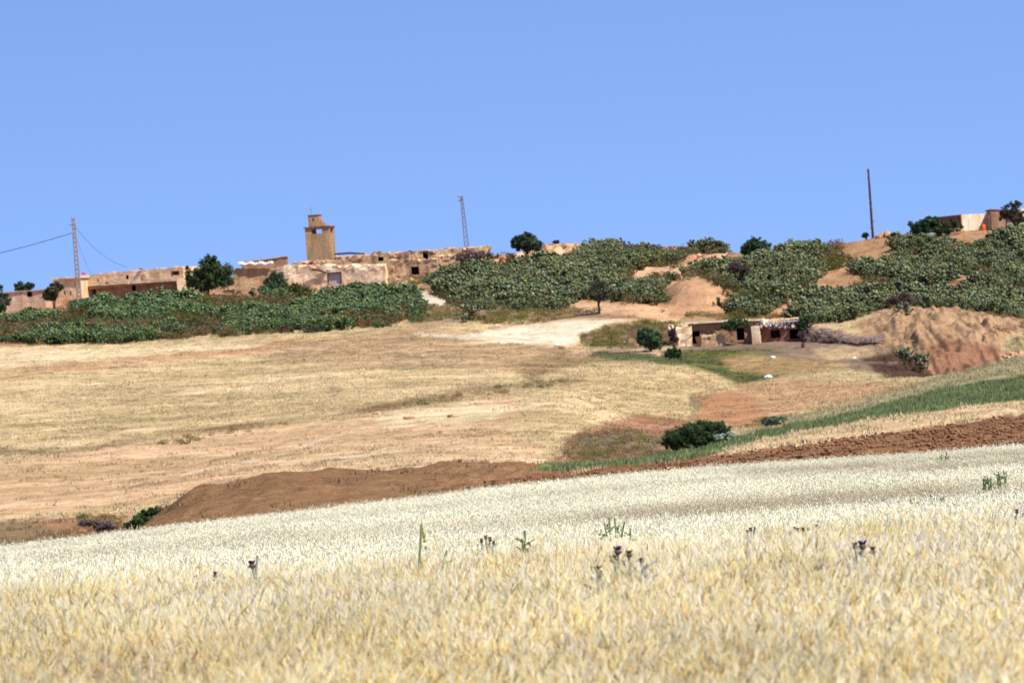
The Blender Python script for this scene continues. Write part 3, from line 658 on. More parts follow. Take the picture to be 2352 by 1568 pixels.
def foliage(lobes, nleaf, size, base, seed, var=0.35, flat=0.0, clumps=30):
    """small leaf faces gathered in clumps through the crown's lobes (cx,cy,cz,rx,ry,rz)"""
    r = np.random.default_rng(seed); lob = np.array(lobes, float)
    wt = lob[:, 3]*lob[:, 4]*lob[:, 5]; wt /= wt.sum(); nk = int(clumps*1.6)*max(1, len(lobes)//2+1)
    li = r.choice(len(lob), nk, p=wt); d = r.normal(0, 1, (nk, 3)); d /= np.linalg.norm(d, axis=1)[:, None]
    rad = r.uniform(0.2, 1.25, nk)**0.6; cc = lob[li, :3]+d*rad[:, None]*lob[li, 3:]*0.90
    cr_ = lob[li, 3:].min(1)*r.uniform(0.16, 0.46, nk); cb = r.uniform(1-var, 1+var, nk)
    k = r.integers(0, nk, nleaf); q = r.normal(0, 1, (nleaf, 3)); q /= np.linalg.norm(q, axis=1)[:, None]
    p = cc[k]+q*(r.uniform(0.3, 1.05, nleaf)*cr_[k])[:, None]
    n = r.normal(0, 1, (nleaf, 3))+q*0.5; n /= np.linalg.norm(n, axis=1)[:, None]
    a = np.cross(n, r.normal(0, 1, (nleaf, 3))); a /= np.linalg.norm(a, axis=1)[:, None]; b = np.cross(n, a)
    s = size*r.uniform(0.6, 1.4, nleaf)[:, None]; a = a*s; b = b*s*0.55
    V = np.stack([p-a, p-b, p+a, p+b], 1).reshape(-1, 3); Fc = np.arange(4*nleaf).reshape(-1, 4)
    c = np.array(base)[None]*(cb[k]*r.uniform(0.8, 1.25, nleaf))[:, None]*(1+r.normal(0, 0.06, (nleaf, 3)))
    return V, Fc, np.clip(np.repeat(c, 4, 0), 0.005, 0.8)
def scrub(seed, h, w_, nl, size):
    v, f, c = foliage([(0, 0, h*0.5, w_, w_, h*0.55), (w_*0.5, 0.1, h*0.35, w_*0.6, w_*0.6, h*0.4), (-w_*0.5, -0.1, h*0.3, w_*0.6, w_*0.6, h*0.35)], nl, size, (1, 1, 1), seed, 0.25, clumps=16)
    return meshobj('scrub', v, f, M['leaf_i'], None, c, link=False)
scr = [scrub(500+i, 1.0, 0.9, 420, 0.07) for i in range(5)]

TH = {
 'left': [[(-700, 880), (0, 793), (250, 790), (500, 774), (700, 762), (880, 752), (962, 742), (972, 715), (945, 688), (880, 672), (820, 672), (700, 700), (640, 690), (430, 690), (250, 706), (100, 728), (0, 738), (-700, 830)]],
 'middle': [[(1010, 690), (1060, 706), (1150, 716), (1290, 716), (1310, 690), (1440, 692), (1452, 664), (1448, 640), (1430, 622), (1556, 614), (1560, 585), (1400, 572), (1340, 582), (1310, 600), (1250, 618), (1160, 602), (1080, 608), (1005, 645), (1000, 665)],
            [(1400, 694), (1440, 700), (1520, 704), (1580, 726), (1600, 724), (1530, 690), (1520, 672), (1550, 650), (1565, 640), (1560, 628), (1460, 646), (1450, 668), (1500, 690)],
            [(1556, 588), (1665, 588), (1665, 580), (1556, 578)]],
 'right': [[(1580, 648), (1640, 640), (1668, 690), (1680, 735), (1790, 735), (1830, 690), (1860, 670), (1885, 632), (1935, 618), (1935, 590), (1950, 572), (1900, 574), (1760, 590), (1680, 612), (1640, 618), (1585, 630)],
           [(1830, 742), (1905, 748), (1960, 735), (2000, 722), (2040, 700), (2060, 706), (2200, 714), (2240, 718), (2300, 730), (2352, 742), (2600, 745), (2900, 690), (2900, 535), (2352, 547), (2250, 551), (2180, 560), (2110, 563), (2060, 558), (2045, 572), (2040, 600), (1960, 612), (1950, 640), (1990, 660), (1900, 668), (1870, 680), (1835, 715)]],
}
BARE = [[(1860, 668), (1880, 635), (1960, 630), (2000, 655), (1960, 665), (1890, 664)], [(2165, 658), (2190, 635), (2240, 632), (2280, 655), (2230, 668)], [(1940, 600), (1940, 574), (2035, 570), (2040, 598), (2000, 602)], [(1640, 640), (1520, 650), (1530, 735), (1680, 735), (1662, 690)],
        [(1740, 735), (1812, 690), (1830, 700), (1810, 738)], [(1440, 655), (1445, 622), (1620, 618), (1600, 642), (1560, 632), (1470, 650)]]
thl = {'left': 'dense low prickly pear thicket below the long house and the ruins', 'middle': 'grey-green prickly pear thicket between the ruins and the bare earth knob', 'right': 'prickly pear thicket on the slope under the cream house'}
allscrub = []
for nm, polys in TH.items():
    Y = rng.uniform(500, 665, 60000); X = rng.uniform(-0.15, 0.15, 60000)*Y; kp = rng.random(60000) < Y/665; X, Y = X[kp], Y[kp]
    z = zat(X, Y); px, py = proj(X, Y, z); wx = px+(fbm(X*.2, Y*.1, 3, 171)-.5)*30; wy = py+(fbm(X*.2, Y*.1, 3, 172)-.5)*12
    ins = np.zeros(len(X), bool)
    for p in polys: ins |= sdpoly(p, wx, wy) > 0
    for p in BARE: ins &= sdpoly(p, wx, wy) < 0
    X, Y, z, py, px = X[ins], Y[ins], z[ins], py[ins], px[ins]
    dn = fbm(X*0.12, Y*0.06, 3, 181)
    edge = np.interp(px, [0, 500, 960], [793, 774, 742])-py if nm == 'left' else np.full(len(X), 99.)
    dn = dn-0.10*(edge < 36)*(edge > 7)
    if nm != 'left': dn = dn-0.10*np.clip((fbm(X*0.45, Y*0.16, 3, 187)-0.5)*6, 0, 1)-(0.03-0.09*(px > 2000) if nm == 'right' else 0.0)
    hi = (px > 2040) & (py < 606); dn = dn+0.16*hi
    rr = rng.random(len(X))-0.3*hi; kc = (dn+0.12*(fbm(X*0.5, Y*0.3, 2, 185)-0.5) > 0.43) & (rr < 0.40)
    ks = ((dn <= 0.46) & (rr > 0.74)) | (rr > 0.92)
    n = kc.sum(); hs = np.clip(0.02+1.75*fbm(X[kc]*0.34, Y[kc]*0.2, 2, 191), .35, 1.5)*rng.uniform(0.7, 1.2, n)
    if nm == 'left': hs = np.minimum(hs, 1.15)*(0.94+0.10*(py[kc] < 720)+0.32*((py[kc] < 712) & (px[kc] > 215) & (px[kc] < 440)))
    hue = fbm(X[kc]*0.1, Y[kc]*0.05, 2, 201)[:, None]
    tt = np.array([1.05, 1.02, 0.80])*(1-hue)*1.15+np.array([1.45, 1.28, 0.88])*hue*0.85
    if nm == 'left': tt = tt*np.array([0.72, 0.95, 0.76])
    scatter('prickly_pear_thicket', np.stack([X[kc], Y[kc], z[kc]-0.1], -1), rots(n, 0.12), np.stack([hs*0.95, hs*0.95, hs*0.86], -1), tt*rng.uniform(0.8, 1.25, (n, 1)), rng.integers(0, 10, n), list(o.copy() for o in cact), thl[nm], 'prickly pear')
    allscrub.append((X[ks], Y[ks], z[ks]))
X = np.concatenate([a[0] for a in allscrub]); Y = np.concatenate([a[1] for a in allscrub]); z = np.concatenate([a[2] for a in allscrub])
# low scrub on the banks, along the field edge and in the gully too
def scrub_poly(poly, n, y0=140, y1=660):
    a = np.array(poly, float); out = []
    ty = rng.uniform(y0, y1, 40000); tx = rng.uniform(-0.15, 0.15, 40000)*ty; tz = zat(tx, ty); qx, qy = proj(tx, ty, tz)
    k = np.where(sdpoly(poly, qx, qy) > 0)[0]; k = k[:n]
    return tx[k], ty[k], tz[k]
ex = []
for poly, n, y0, y1 in [([(-200, 1205), (120, 1200), (190, 1235), (120, 1262), (-200, 1290)], 36, 150, 245), ([(170, 1190), (265, 1190), (285, 1222), (200, 1222)], 60, 190, 260),
                        ([(1060, 735), (1150, 712), (1420, 712), (1300, 735), (1150, 752)], 260, 470, 560), ([(960, 715), (1010, 700), (1060, 712), (1060, 735), (960, 742)], 110, 470, 560),
                        ([(1340, 770), (1420, 742), (1560, 742), (1555, 795), (1400, 800), (1330, 795)], 330, 440, 530), ([(1290, 1045), (1320, 1000), (1440, 985), (1520, 1015), (1480, 1045), (1330, 1062)], 330, 200, 400),
                        ([(1690, 985), (1780, 955), (1830, 955), (1750, 985)], 50, 240, 340), ([(1480, 712), (1600, 735), (1800, 738), (1800, 728), (1600, 722)], 60, 480, 560),
                        ([(330, 1025), (430, 1000), (650, 968), (700, 960), (690, 972), (420, 1022)], 34, 260, 420), ([(860, 945), (1000, 918), (1240, 870), (1330, 865), (1260, 890), (1000, 930)], 60, 260, 440),
                        ([(900, 690), (960, 700), (985, 735), (960, 745)], 60, 470, 600), ([(2220, 715), (2352, 735), (2400, 800), (2300, 770)], 40, 430, 540),
                        ([(2000, 700), (2060, 680), (2130, 690), (2120, 708), (2040, 708)], 140, 480, 600), ([(880, 640), (1000, 640), (1000, 655), (900, 660)], 60, 560, 640)]:
    ex.append(scrub_poly(poly, n, y0, y1))
ex.append(scrub_poly([(0, 794), (250, 791), (500, 776), (700, 763), (880, 753), (880, 744), (700, 752), (500, 764), (250, 778), (0, 782)], 150, 470, 560))
nb = len(X); X = np.concatenate([X]+[a[0] for a in ex]); Y = np.concatenate([Y]+[a[1] for a in ex]); z = np.concatenate([z]+[a[2] for a in ex]); n = len(X)
pal = np.array([(0.11, 0.115, 0.03), (0.17, 0.115, 0.05), (0.20, 0.155, 0.075), (0.13, 0.115, 0.05), (0.08, 0.10, 0.03)])
pi = np.clip((fbm(X*0.12, Y*0.07, 3, 211)-0.28)*10+rng.normal(0, 0.8, n), 0, 4).astype(int)
t = pal[pi]*rng.uniform(0.8, 1.6, (n, 1))*np.array([1.12, 1.04, 0.95]); t[nb:] *= np.array([1.7, 1.65, 1.65])
sz = rng.uniform(0.6, 1.4, n); sz[nb:] *= 0.5; sz[(Y < 430)] *= 0.62
scatter('dry_scrub', np.stack([X, Y, z-0.05], -1), rots(n), np.stack([sz, sz, sz*rng.uniform(0.7, 1.1, n)], -1), t, rng.integers(0, 5, n), scr, 'olive and brown dry scrub mixed into the cactus and along the banks', 'scrub')

# ---------------------------------------------------------------- trees and bushes that stand out
def tree(name, px, pyb, Yc, lobes, nleaf, size, base, seed, label, cat='tree', trunk=True, group=None, var=0.35, clumps=30, limb=4, tr=0.16, pyt=None):
    """lobes in pixels: (px,py,rx,rz); base at pixel (px,pyb), standing on the land at depth Yc"""
    B = P(px, pyb, Yc); k = Yc/F; g = float(zat(B.x, B.y)); B.z = min(B.z, g) if trunk else g
    B.z = g-0.05 if pyt is None else P(px, pyt, Yc).z
    root = empty(name, B, label, cat, group)
    LB = []
    for (lx, ly, rx, rz) in lobes:
        q = P(lx, ly, Yc); LB.append((q.x, q.y+random.uniform(-.3, .3)*rx*k, q.z, rx*k, rx*k*0.9, rz*k))
    r = random.Random(seed); m = MB()
    topc = Vector((sum(l[0] for l in LB)/len(LB), Yc, sum(l[2] for l in LB)/len(LB)))
    mid = B.lerp(topc, 0.5)+Vector((r.uniform(-.2, .2), 0, 0))
    m.tube([B-Vector((0, 0, 0.3)), B.lerp(mid, 0.5)+Vector((r.uniform(-.1, .1), 0, 0)), mid], [tr*1.5, tr*1.1, tr], 7)
    for l in LB[:8]:
        for j in range(limb):
            e = Vector(l[:3])+Vector((r.uniform(-.7, .7)*l[3], r.uniform(-.7, .7)*l[4], r.uniform(-.2, .7)*l[5]))
            m.tube([mid.lerp(B, r.uniform(0, .3)), mid.lerp(e, 0.5)+Vector((0, 0, 0.1)), e], [tr*0.6, tr*0.35, tr*0.1], 5)
    m.build('trunk' if trunk else 'branches', M['bark'], root, True)
    v, f, c = foliage(LB, int(nleaf*1.7), size, base, seed, var, clumps=clumps)
    meshobj('crown' if trunk else 'foliage', v, f, M['leaf'], root, c)
    return root
G1 = (0.055, 0.085, 0.028); G2 = (0.075, 0.11, 0.05); G3 = (0.11, 0.12, 0.03); G4 = (0.045, 0.09, 0.035)
tree('round_tree', 478, 668, 596, [(478, 645, 36, 26), (486, 616, 28, 32), (450, 638, 28, 26), (510, 630, 28, 30), (432, 625, 12, 18), (480, 600, 18, 14)], 9000, 0.14, G1, 11, 'dark round tree between the long house and the corrugated shed')
tree('round_tree', 640, 690, 592, [(632, 652, 26, 28), (618, 665, 18, 22)], 4200, 0.14, G2, 12, 'grey-green bushy tree in front of the plastered ruin')
tree('shrub', 680, 692, 588, [(672, 668, 26, 24), (695, 675, 20, 18)], 3600, 0.13, G3, 13, 'yellow-green shrub leaning against the grey-green tree', 'shrub', False)
tree('round_tree', 52, 700, 640, [(46, 658, 15, 10), (66, 658, 14, 9)], 1200, 0.15, G4, 14, 'small green tree behind the leftmost flat house')
tree('shrub', 8, 712, 585, [(0, 695, 18, 24), (14, 690, 12, 16)], 2000, 0.13, G2, 15, 'dark green shrub in front of the leftmost house', 'shrub', False)
tree('round_tree', -6, 690, 650, [(-6, 660, 14, 9)], 600, 0.15, G4, 16, 'sliver of green tree at the left picture edge')
tree('wide_tree', 1208, 590, 612, [(1210, 555, 26, 20), (1192, 560, 18, 16), (1230, 564, 18, 12), (1205, 545, 18, 11)], 5000, 0.15, (0.075, 0.10, 0.055), 17, 'lone round tree on the skyline right of the lattice mast', tr=0.12)
tree('wide_tree', 2160, 548, 606, [(2115, 522, 30, 16), (2150, 520, 30, 16), (2185, 517, 26, 13), (2098, 528, 15, 12), (2135, 510, 26, 12), (2125, 530, 30, 12), (2170, 528, 28, 12)], 7000, 0.15, (0.05, 0.085, 0.035), 18, 'flat-topped dark tree beside the shade-brown side of the cream house', tr=0.13)
tree('open_tree', 2344, 548, 604, [(2318, 488, 20, 16), (2332, 474, 14, 12), (2345, 500, 14, 18), (2305, 495, 10, 8)], 2300, 0.13, (0.09, 0.075, 0.045), 19, 'thin brownish tree in front of the rightmost house', tr=0.12, clumps=24)
tree('small_tree', 1988, 553, 640, [(1987, 540, 8, 6)], 300, 0.13, G1, 20, 'tiny round tree beside the tall plain pole')
tree('small_tree', 1376, 712, 512, [(1375, 668, 24, 20), (1372, 650, 16, 12), (1385, 680, 16, 12)], 2600, 0.12, (0.10, 0.105, 0.065), 21, 'thin grey tree with a bare leaning trunk at the edge of the pale clearing', tr=0.11, clumps=26)
tree('skyline_shrub', 1740, 592, 622, [(1735, 570, 28, 20), (1715, 575, 14, 16), (1760, 572, 16, 14), (1740, 556, 18, 10)], 5200, 0.14, G4, 22, 'tall dark green shrub on the skyline above the right thicket', 'shrub', False)
tree('skyline_shrub', 1637, 585, 628, [(1640, 567, 18, 13), (1655, 572, 12, 10)], 1800, 0.13, (0.06, 0.075, 0.035), 23, 'dark shrub at the end of the skyline cactus row', 'shrub', False)
tree('round_tree', 1494, 812, 470, [(1492, 778, 26, 22), (1480, 768, 16, 14), (1505, 785, 17, 18)], 5200, 0.10, G2, 24, 'rounded green tree in front of the farmyard left of the stone lump', tr=0.1)
tree('yard_shrub', 1547, 832, 452, [(1545, 814, 20, 13), (1533, 818, 12, 9), (1558, 820, 10, 8)], 3400, 0.09, (0.04, 0.075, 0.025), 25, 'dark green bush at the near edge of the green swale', 'bush', False)
tree('yard_shrub', 1362, 868, 425, [(1364, 852, 14, 11), (1355, 860, 12, 8), (1372, 846, 9, 8)], 2000, 0.09, (0.05, 0.08, 0.035), 26, 'small dark bush on the upper edge of the golden field', 'bush', False)
tree('yard_shrub', 1548, 800, 468, [(1543, 765, 10, 10), (1548, 780, 10, 9), (1540, 752, 4, 7), (1551, 752, 3, 7)], 1400, 0.07, (0.07, 0.05, 0.045), 27, 'dark forked dead bush left of the farmhouse arch', 'bush', False, var=.2)
tree('yard_shrub', 1848, 772, 478, [(1848, 742, 18, 15), (1858, 752, 12, 12), (1846, 762, 14, 12)], 3200, 0.09, (0.045, 0.085, 0.03), 28, 'green bush at the right end of the dark animal shelter', 'bush', False)
tree('yard_shrub', 1844, 786, 470, [(1842, 770, 9, 12), (1848, 778, 7, 7)], 800, 0.07, (0.17, 0.10, 0.10), 29, 'purplish dead bush by the dark opening of the shelter', 'bush', False)
tree('thorn_bush', 2078, 706, 500, [(2070, 690, 26, 18), (2045, 696, 20, 14), (2095, 696, 18, 13)], 4200, 0.08, (0.11, 0.075, 0.055), 30, 'large dark brown thorn bush above the earth cliff', 'bush', False, var=.2)
tree('thorn_bush', 1690, 640, 560, [(1690, 615, 20, 16), (1710, 622, 16, 14)], 2500, 0.09, (0.12, 0.085, 0.07), 31, 'brown thorn bush beside the top of the earth knob', 'bush', False, var=.2)
tree('thorn_bush', 1086, 592, 600, [(1085, 586, 34, 11), (1055, 592, 20, 9), (1120, 586, 16, 8)], 3000, 0.10, (0.24, 0.165, 0.135), 32, 'pinkish dry brush heap at the foot of the lattice mast', 'bush', False, var=.2)
tree('gully_bush', 1600, 1026, 268, [(1560, 1006, 40, 24), (1605, 994, 42, 26), (1645, 988, 34, 22), (1535, 1015, 20, 14), (1620, 1008, 40, 16), (1670, 992, 14, 14)], 20000, 0.05, (0.055, 0.085, 0.03), 33, 'large dark green bush at the edge of the green strip', 'bush', False, clumps=70)
tree('gully_bush', 1776, 982, 292, [(1775, 966, 26, 10), (1792, 964, 14, 9)], 2400, 0.06, (0.15, 0.19, 0.12), 34, 'pale grey-green shrub where the green strip meets the bare slope', 'bush', False)
tree('gully_bush', 1662, 1012, 262, [(1655, 1004, 18, 9), (1676, 1000, 12, 8)], 1300, 0.05, (0.45, 0.5, 0.36), 35, 'white flowering shrub at the foot of the large dark bush', 'bush', False, var=.15)
tree('gully_bush', 320, 1218, 206, [(370, 1170, 22, 9), (345, 1180, 24, 13), (318, 1194, 22, 15), (298, 1208, 16, 12)], 7000, 0.04, (0.06, 0.105, 0.03), 36, 'green bush in the gully behind the left end of the brown bank', 'bush', False, clumps=40)
tree('gully_bush', 1930, 975, 262, [(1930, 969, 40, 5), (1960, 966, 20, 4), (1905, 973, 16, 4)], 2600, 0.04, (0.06, 0.095, 0.04), 37, 'low dark patch of weeds lying along the green strip', 'bush', False)
tree('gully_bush', 2010, 1004, 188, [(2013, 1040, 0.1, 0.1)], 10, 0.01, G1, 38, 'x', 'bush', False) if False else None
tree('gully_bush', 1953, 1016, 184, [(1953, 1011, 14, 4)], 500, 0.03, (0.12, 0.16, 0.06), 39, 'small green weed clump between the tan strip and the ploughed soil', 'weed', False)
tree('tuft', 1278, 562, 634, [(1278, 556, 8, 4)], 250, 0.12, G1, 40, 'tiny green tuft on the bare skyline right of the lone round tree', 'shrub', False)
tree('tree_cactus', 126, 712, 588, [(133, 652, 9, 8), (122, 665, 15, 12), (112, 678, 14, 12), (140, 660, 8, 6)], 1500, 0.16, (0.09, 0.09, 0.04), 41, 'dark spiky cactus tree in front of the small house by the concrete pole', 'cactus', var=.3, tr=.14)

tree('gully_bush', 225, 1222, 214, [(200, 1200, 26, 7), (235, 1206, 28, 9), (255, 1212, 20, 9)], 4200, .035, (.17, .13, .14), 52, 'low purplish-grey scrub in the gully left of the green bush', 'bush', False, var=.2, clumps=40)
# lone prickly pears in the clear
def lone_cactus(px, py, s, seed, label, pal=0, Y=None, lev=5):
    B = hit(px, py) if Y is None else gp(P(px, py, Y).x, Y)
    v, f, c = cactus(seed, s, lev, pal); V = np.array([tuple(q) for q in v])+np.array(B)
    root = empty('prickly_pear', B, label, 'cactus'); 
    meshobj('pads', V, np.array(f), M['pad'], root, np.array(c)); m = MB()
    m.tube([B-Vector((0, 0, .3)), B+Vector((0.05, 0, 0.25*s)), B+Vector((0, 0, 0.5*s))], [0.14*s, 0.12*s, 0.08*s], 7); m.build('stem', M['bark'], root, True)
lone_cactus(1078, 728, 0.85, 601, 'yellowing prickly pear standing alone beside the dirt track', 1, 505)
lone_cactus(1108, 730, 0.55, 602, 'small prickly pear with pale fruit right of the yellowing one', 1, 504, 4)
lone_cactus(2078, 838, 0.75, 603, 'prickly pear at the foot of the cliff, upper of the pair by the dark gully', 0, 445)
lone_cactus(2118, 850, 0.75, 604, 'prickly pear in the dark gully, lower of the pair below the cliff', 0, 438)
lone_cactus(1066, 735, 0.5, 605, 'dark stunted prickly pear on the left of the yellowing one', 0, 503, 4)
lone_cactus(2082, 716, 0.7, 606, 'dark prickly pear hanging over the cliff edge', 0, 484)

# ---------------------------------------------------------------- walls and houses
def slabbox(parent, name, mat, O, u, vdir, L, D, z0, zt0, zt1, rough=0.05, rag=0.0, cell=0.35, opens=(), seed=0, smooth=False):
    """block of masonry: front face along u from O, depth D along vdir, foot at z0, top sloping zt0..zt1, broken by rag.
       opens: (a0,a1,zb,zt) holes in the front face"""
    m = MB(); u = Vector(u); vdir = Vector(vdir)
    us = sorted(set([round(L*i/max(2, int(L/cell)), 4) for i in range(max(2, int(L/cell))+1)]+[round(q, 4) for o in opens for q in o[:2]]))
    zmax = max(zt0, zt1)
    nz = max(2, int((zmax-z0)/cell)); zs = sorted(set([round(z0+(zmax-z0)*i/nz, 4) for i in range(nz+1)]+[round(q, 4) for o in opens for q in o[2:]]))
    def top(a): 
        t = zt0+(zt1-zt0)*a/L
        if rag: t += rag*(mnoise.noise(Vector((a*0.9+seed*7.3, seed, 0)))+0.6*mnoise.noise(Vector((a*2.7+seed*3.3, seed, 5))))
        return t
    oz = max([o[3] for o in opens]+[z0])
    def pt(a, b, z):
        tz = top(a); hmax = zmax
        if z > oz and hmax > oz: z = oz+(z-oz)*(max(tz, oz+0.05)-oz)/(hmax-oz)
        p = O+u*a+vdir*b; p = Vector((p.x, p.y, z))
        near = any(o[0]-0.25 < a < o[1]+0.25 and o[2]-0.25 < z < o[3]+0.25 for o in opens)
        if not near: p = p+mnoise.noise_vector(p*0.8+Vector((seed, 0, 0)))*rough*1.3+mnoise.noise_vector(p*2.6)*rough*0.7
        return p
    def inside(a, z): return any(o[0] < a < o[1] and o[2] < z < o[3] for o in opens)
    V = []; idx = {}
    def vi(a, b, z):
        k = (round(a, 3), round(b, 3), round(z, 3))
        if k not in idx: idx[k] = len(V); V.append(pt(a, b, z))
        return idx[k]
    Fc = []
    for i in range(len(us)-1):
        for j in range(len(zs)-1):
            a0, a1, c0, c1 = us[i], us[i+1], zs[j], zs[j+1]
            if not inside((a0+a1)/2, (c0+c1)/2): Fc.append((vi(a0, 0, c0), vi(a1, 0, c0), vi(a1, 0, c1), vi(a0, 0, c1)))
            Fc.append((vi(a1, D, c0), vi(a0, D, c0), vi(a0, D, c1), vi(a1, D, c1)))
    nd = max(2, int(D/max(cell, 0.5))); ds = [D*i/nd for i in range(nd+1)]
    for i in range(nd):
        for j in range(len(zs)-1):
            c0, c1 = zs[j], zs[j+1]
            Fc.append((vi(0, ds[i+1], c0), vi(0, ds[i], c0), vi(0, ds[i], c1), vi(0, ds[i+1], c1)))
            Fc.append((vi(L, ds[i], c0), vi(L, ds[i+1], c0), vi(L, ds[i+1], c1), vi(L, ds[i], c1)))
        for j in range(len(us)-1):
            Fc.append((vi(us[j], ds[i], zmax), vi(us[j+1], ds[i], zmax), vi(us[j+1], ds[i+1], zmax), vi(us[j], ds[i+1], zmax)))
    return meshobj(name, [tuple(q) for q in V], Fc, mat, parent, None, smooth)
def frame_(xa, ya, xb, yb, Ya, Yb):
    A = P(xa, ya, Ya); B = P(xb, yb, Yb); u = Vector((B.x-A.x, B.y-A.y, 0)); L = u.length; u.normalize()
    return A, B, u, Vector((-u.y, u.x, 0)), L
def house(name, label, cat, xa, ya, xb, yb, Ya, Yb, D, mat, opens=(), rough=0.05, rag=0.0, roof=None, seed=1, group=None, rubble=0, foot=None, parent=None, cell=0.35, part='wall'):
    """opens: (kind, px0, py0, px1, py1, fill material or None, recess depth)"""
    A, B, u, v, L = frame_(xa, ya, xb, yb, Ya, Yb)
    g = min(float(zat(A.x, A.y)), float(zat(B.x, B.y)), float(zat(A.x+v.x*D, A.y+v.y*D)))-0.4
    if foot is not None: g = foot
    root = parent or empty(name, (A.x+u.x*L/2+v.x*D/2, A.y+u.y*L/2+v.y*D/2, g), label, cat, group)
    ops = []
    for o in opens:
        f0 = (o[1]-xa)/(xb-xa); f1 = (o[3]-xa)/(xb-xa); Ym = Ya+(Yb-Ya)*(f0+f1)/2
        xm = (o[1]+o[3])/2
        z1 = P(xm, o[2], Ym).z; z0 = max(P(xm, o[4], Ym).z, g+0.1); ops.append((max(0.1, f0*L), min(L-0.1, f1*L), z0, z1))
    slabbox(root, part, mat, Vector((A.x, A.y, 0)), u, v, L, D, g, A.z, B.z, rough, rag, cell, ops, seed)
    for o, q in zip(opens, ops):
        a0, a1, z0, z1 = q; rd = min(o[6] if len(o) > 6 else 0.6, D*0.9); Q = lambda a, b, z: (A.x+u.x*a+v.x*b, A.y+u.y*a+v.y*b, z)
        vv = [Q(a0, 0, z0), Q(a1, 0, z0), Q(a1, 0, z1), Q(a0, 0, z1), Q(a0, rd, z0), Q(a1, rd, z0), Q(a1, rd, z1), Q(a0, rd, z1)]
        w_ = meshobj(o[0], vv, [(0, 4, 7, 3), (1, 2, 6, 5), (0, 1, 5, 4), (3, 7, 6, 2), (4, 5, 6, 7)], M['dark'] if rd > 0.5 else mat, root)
        if o[5]:
            m = MB(); m.box(Q(a0+0.03, rd*0.5, z0+0.02), u*(a1-a0-0.06), v*0.06, (0, 0, (z1-z0)*(0.97))); d_ = m.build('door_leaf' if 'door' in o[0] else 'shutter', M[o[5]], w_)
            fr = MB(); t_ = 0.12
            fr.box(Q(a0-t_, -0.04, z0), u*t_, v*0.16, (0, 0, z1-z0)); fr.box(Q(a1, -0.04, z0), u*t_, v*0.16, (0, 0, z1-z0)); fr.box(Q(a0-t_, -0.045, z1), u*(a1-a0+2*t_), v*0.16, (0, 0, t_*1.3))
            fr.build('frame', M['darkwood'], w_)
    if roof:
        o_, th, rm = roof; m = MB(); s = (B.z-A.z)/L
        n_ = max(3, int(L/0.8)); r = random.Random(seed)
        V0 = []; F0 = []
        for i in range(n_+1):
            a = -o_+(L+2*o_)*i/n_; zz = A.z+s*a+r.uniform(-.03, .05)+0.01
            for b in (-o_+r.uniform(-.05, .05), D+o_):
                for dz in (0, th): V0.append((A.x+u.x*a+v.x*b, A.y+u.y*a+v.y*b, zz+dz))
        for i in range(n_):
            k = i*4; F0 += [(k, k+4, k+5, k+1), (k+2, k+3, k+7, k+6), (k+1, k+5, k+7, k+3), (k, k+2, k+6, k+4)]
        F0 += [(0, 1, 3, 2), (n_*4, n_*4+2, n_*4+3, n_*4+1)]
        meshobj('roof', V0, F0, M[rm], root)
    if rubble:
        r = random.Random(seed+50); m = MB()
        for i in range(rubble):
            a = r.uniform(0, L); b = r.uniform(0.05, D*0.6); zz = A.z+(B.z-A.z)*a/L; q = r.uniform(0.6, 1.15)
            m.lump((A.x+u.x*a+v.x*b, A.y+u.y*a+v.y*b, zz+r.uniform(-.15, .05)), r.uniform(0.12, 0.32), r.random()*90, tuple(x*q for x in lin((204, 162, 124))), 0.5, (1.2, 1, 0.75), 1)
        m.build('rubble', M['brush'], root)['kind'] = 'stuff'
    return root
# far left
house('flat_house', 'low pinkish flat-roofed house at the left picture edge', 'house', -140, 684, 104, 667, 602, 600, 5, M['adobe_pink'], [('window', 62, 669, 73, 682, None, 0.8)], roof=(0.15, 0.14, 'adobe_mid'), seed=2)
house('flat_house', 'small square house with an overhanging slab roof behind the concrete pole', 'house', 122, 643, 181, 638, 604, 603, 5, M['adobe_light'], [('window', 145, 668, 148, 677, None, .6), ('window', 158, 669, 161, 678, None, .6)], roof=(0.25, 0.2, 'cream'), seed=3)
lh = house('long_house', 'long tan flat house with a shaded lower storey left of the dark round tree', 'house', 183, 633, 420, 612, 606, 602, 6, M['adobe_light'], [('window', 289, 632, 295, 641, None, 0.8), ('window', 396, 625, 409, 632, 'darkwood', 0.4), ('window', 322, 636, 328, 645, None, 0.25), ('window', 240, 648, 248, 652, None, 0.3), ('window', 222, 640, 226, 648, None, 0.3)], roof=None, rag=0.10, seed=4, rubble=14, foot=P(300, 656, 604).z, part='upper_wall')
house('long_house', '', '', 186, 664, 424, 646, 607.0, 603.0, 5, M['brownwall'], [('doorway', 196, 664, 220, 690, None, 1.6), ('doorway', 303, 655, 312, 668, None, 1.0)], rag=0, seed=5, parent=lh, part='lower_wall')
m = MB(); A = P(406, 645, 601.6); m.box((A.x, A.y, float(zat(A.x, A.y))-.4), (1.0, 0, 0), (0, 1.2, 0), (0, 0, A.z-float(zat(A.x, A.y))+.4)); m.build('corner_pillar', M['plaster'], lh)
# beam that carries the overhang
A = P(183, 661, 606); B = P(420, 646, 602); m = MB(); u = (B-A); m.box(A+Vector((0, -0.12, -0.08)), u, (0, 1.2, 0), (0, 0, 0.16)); m.build('lintel_beam', M['darkwood'], lh)
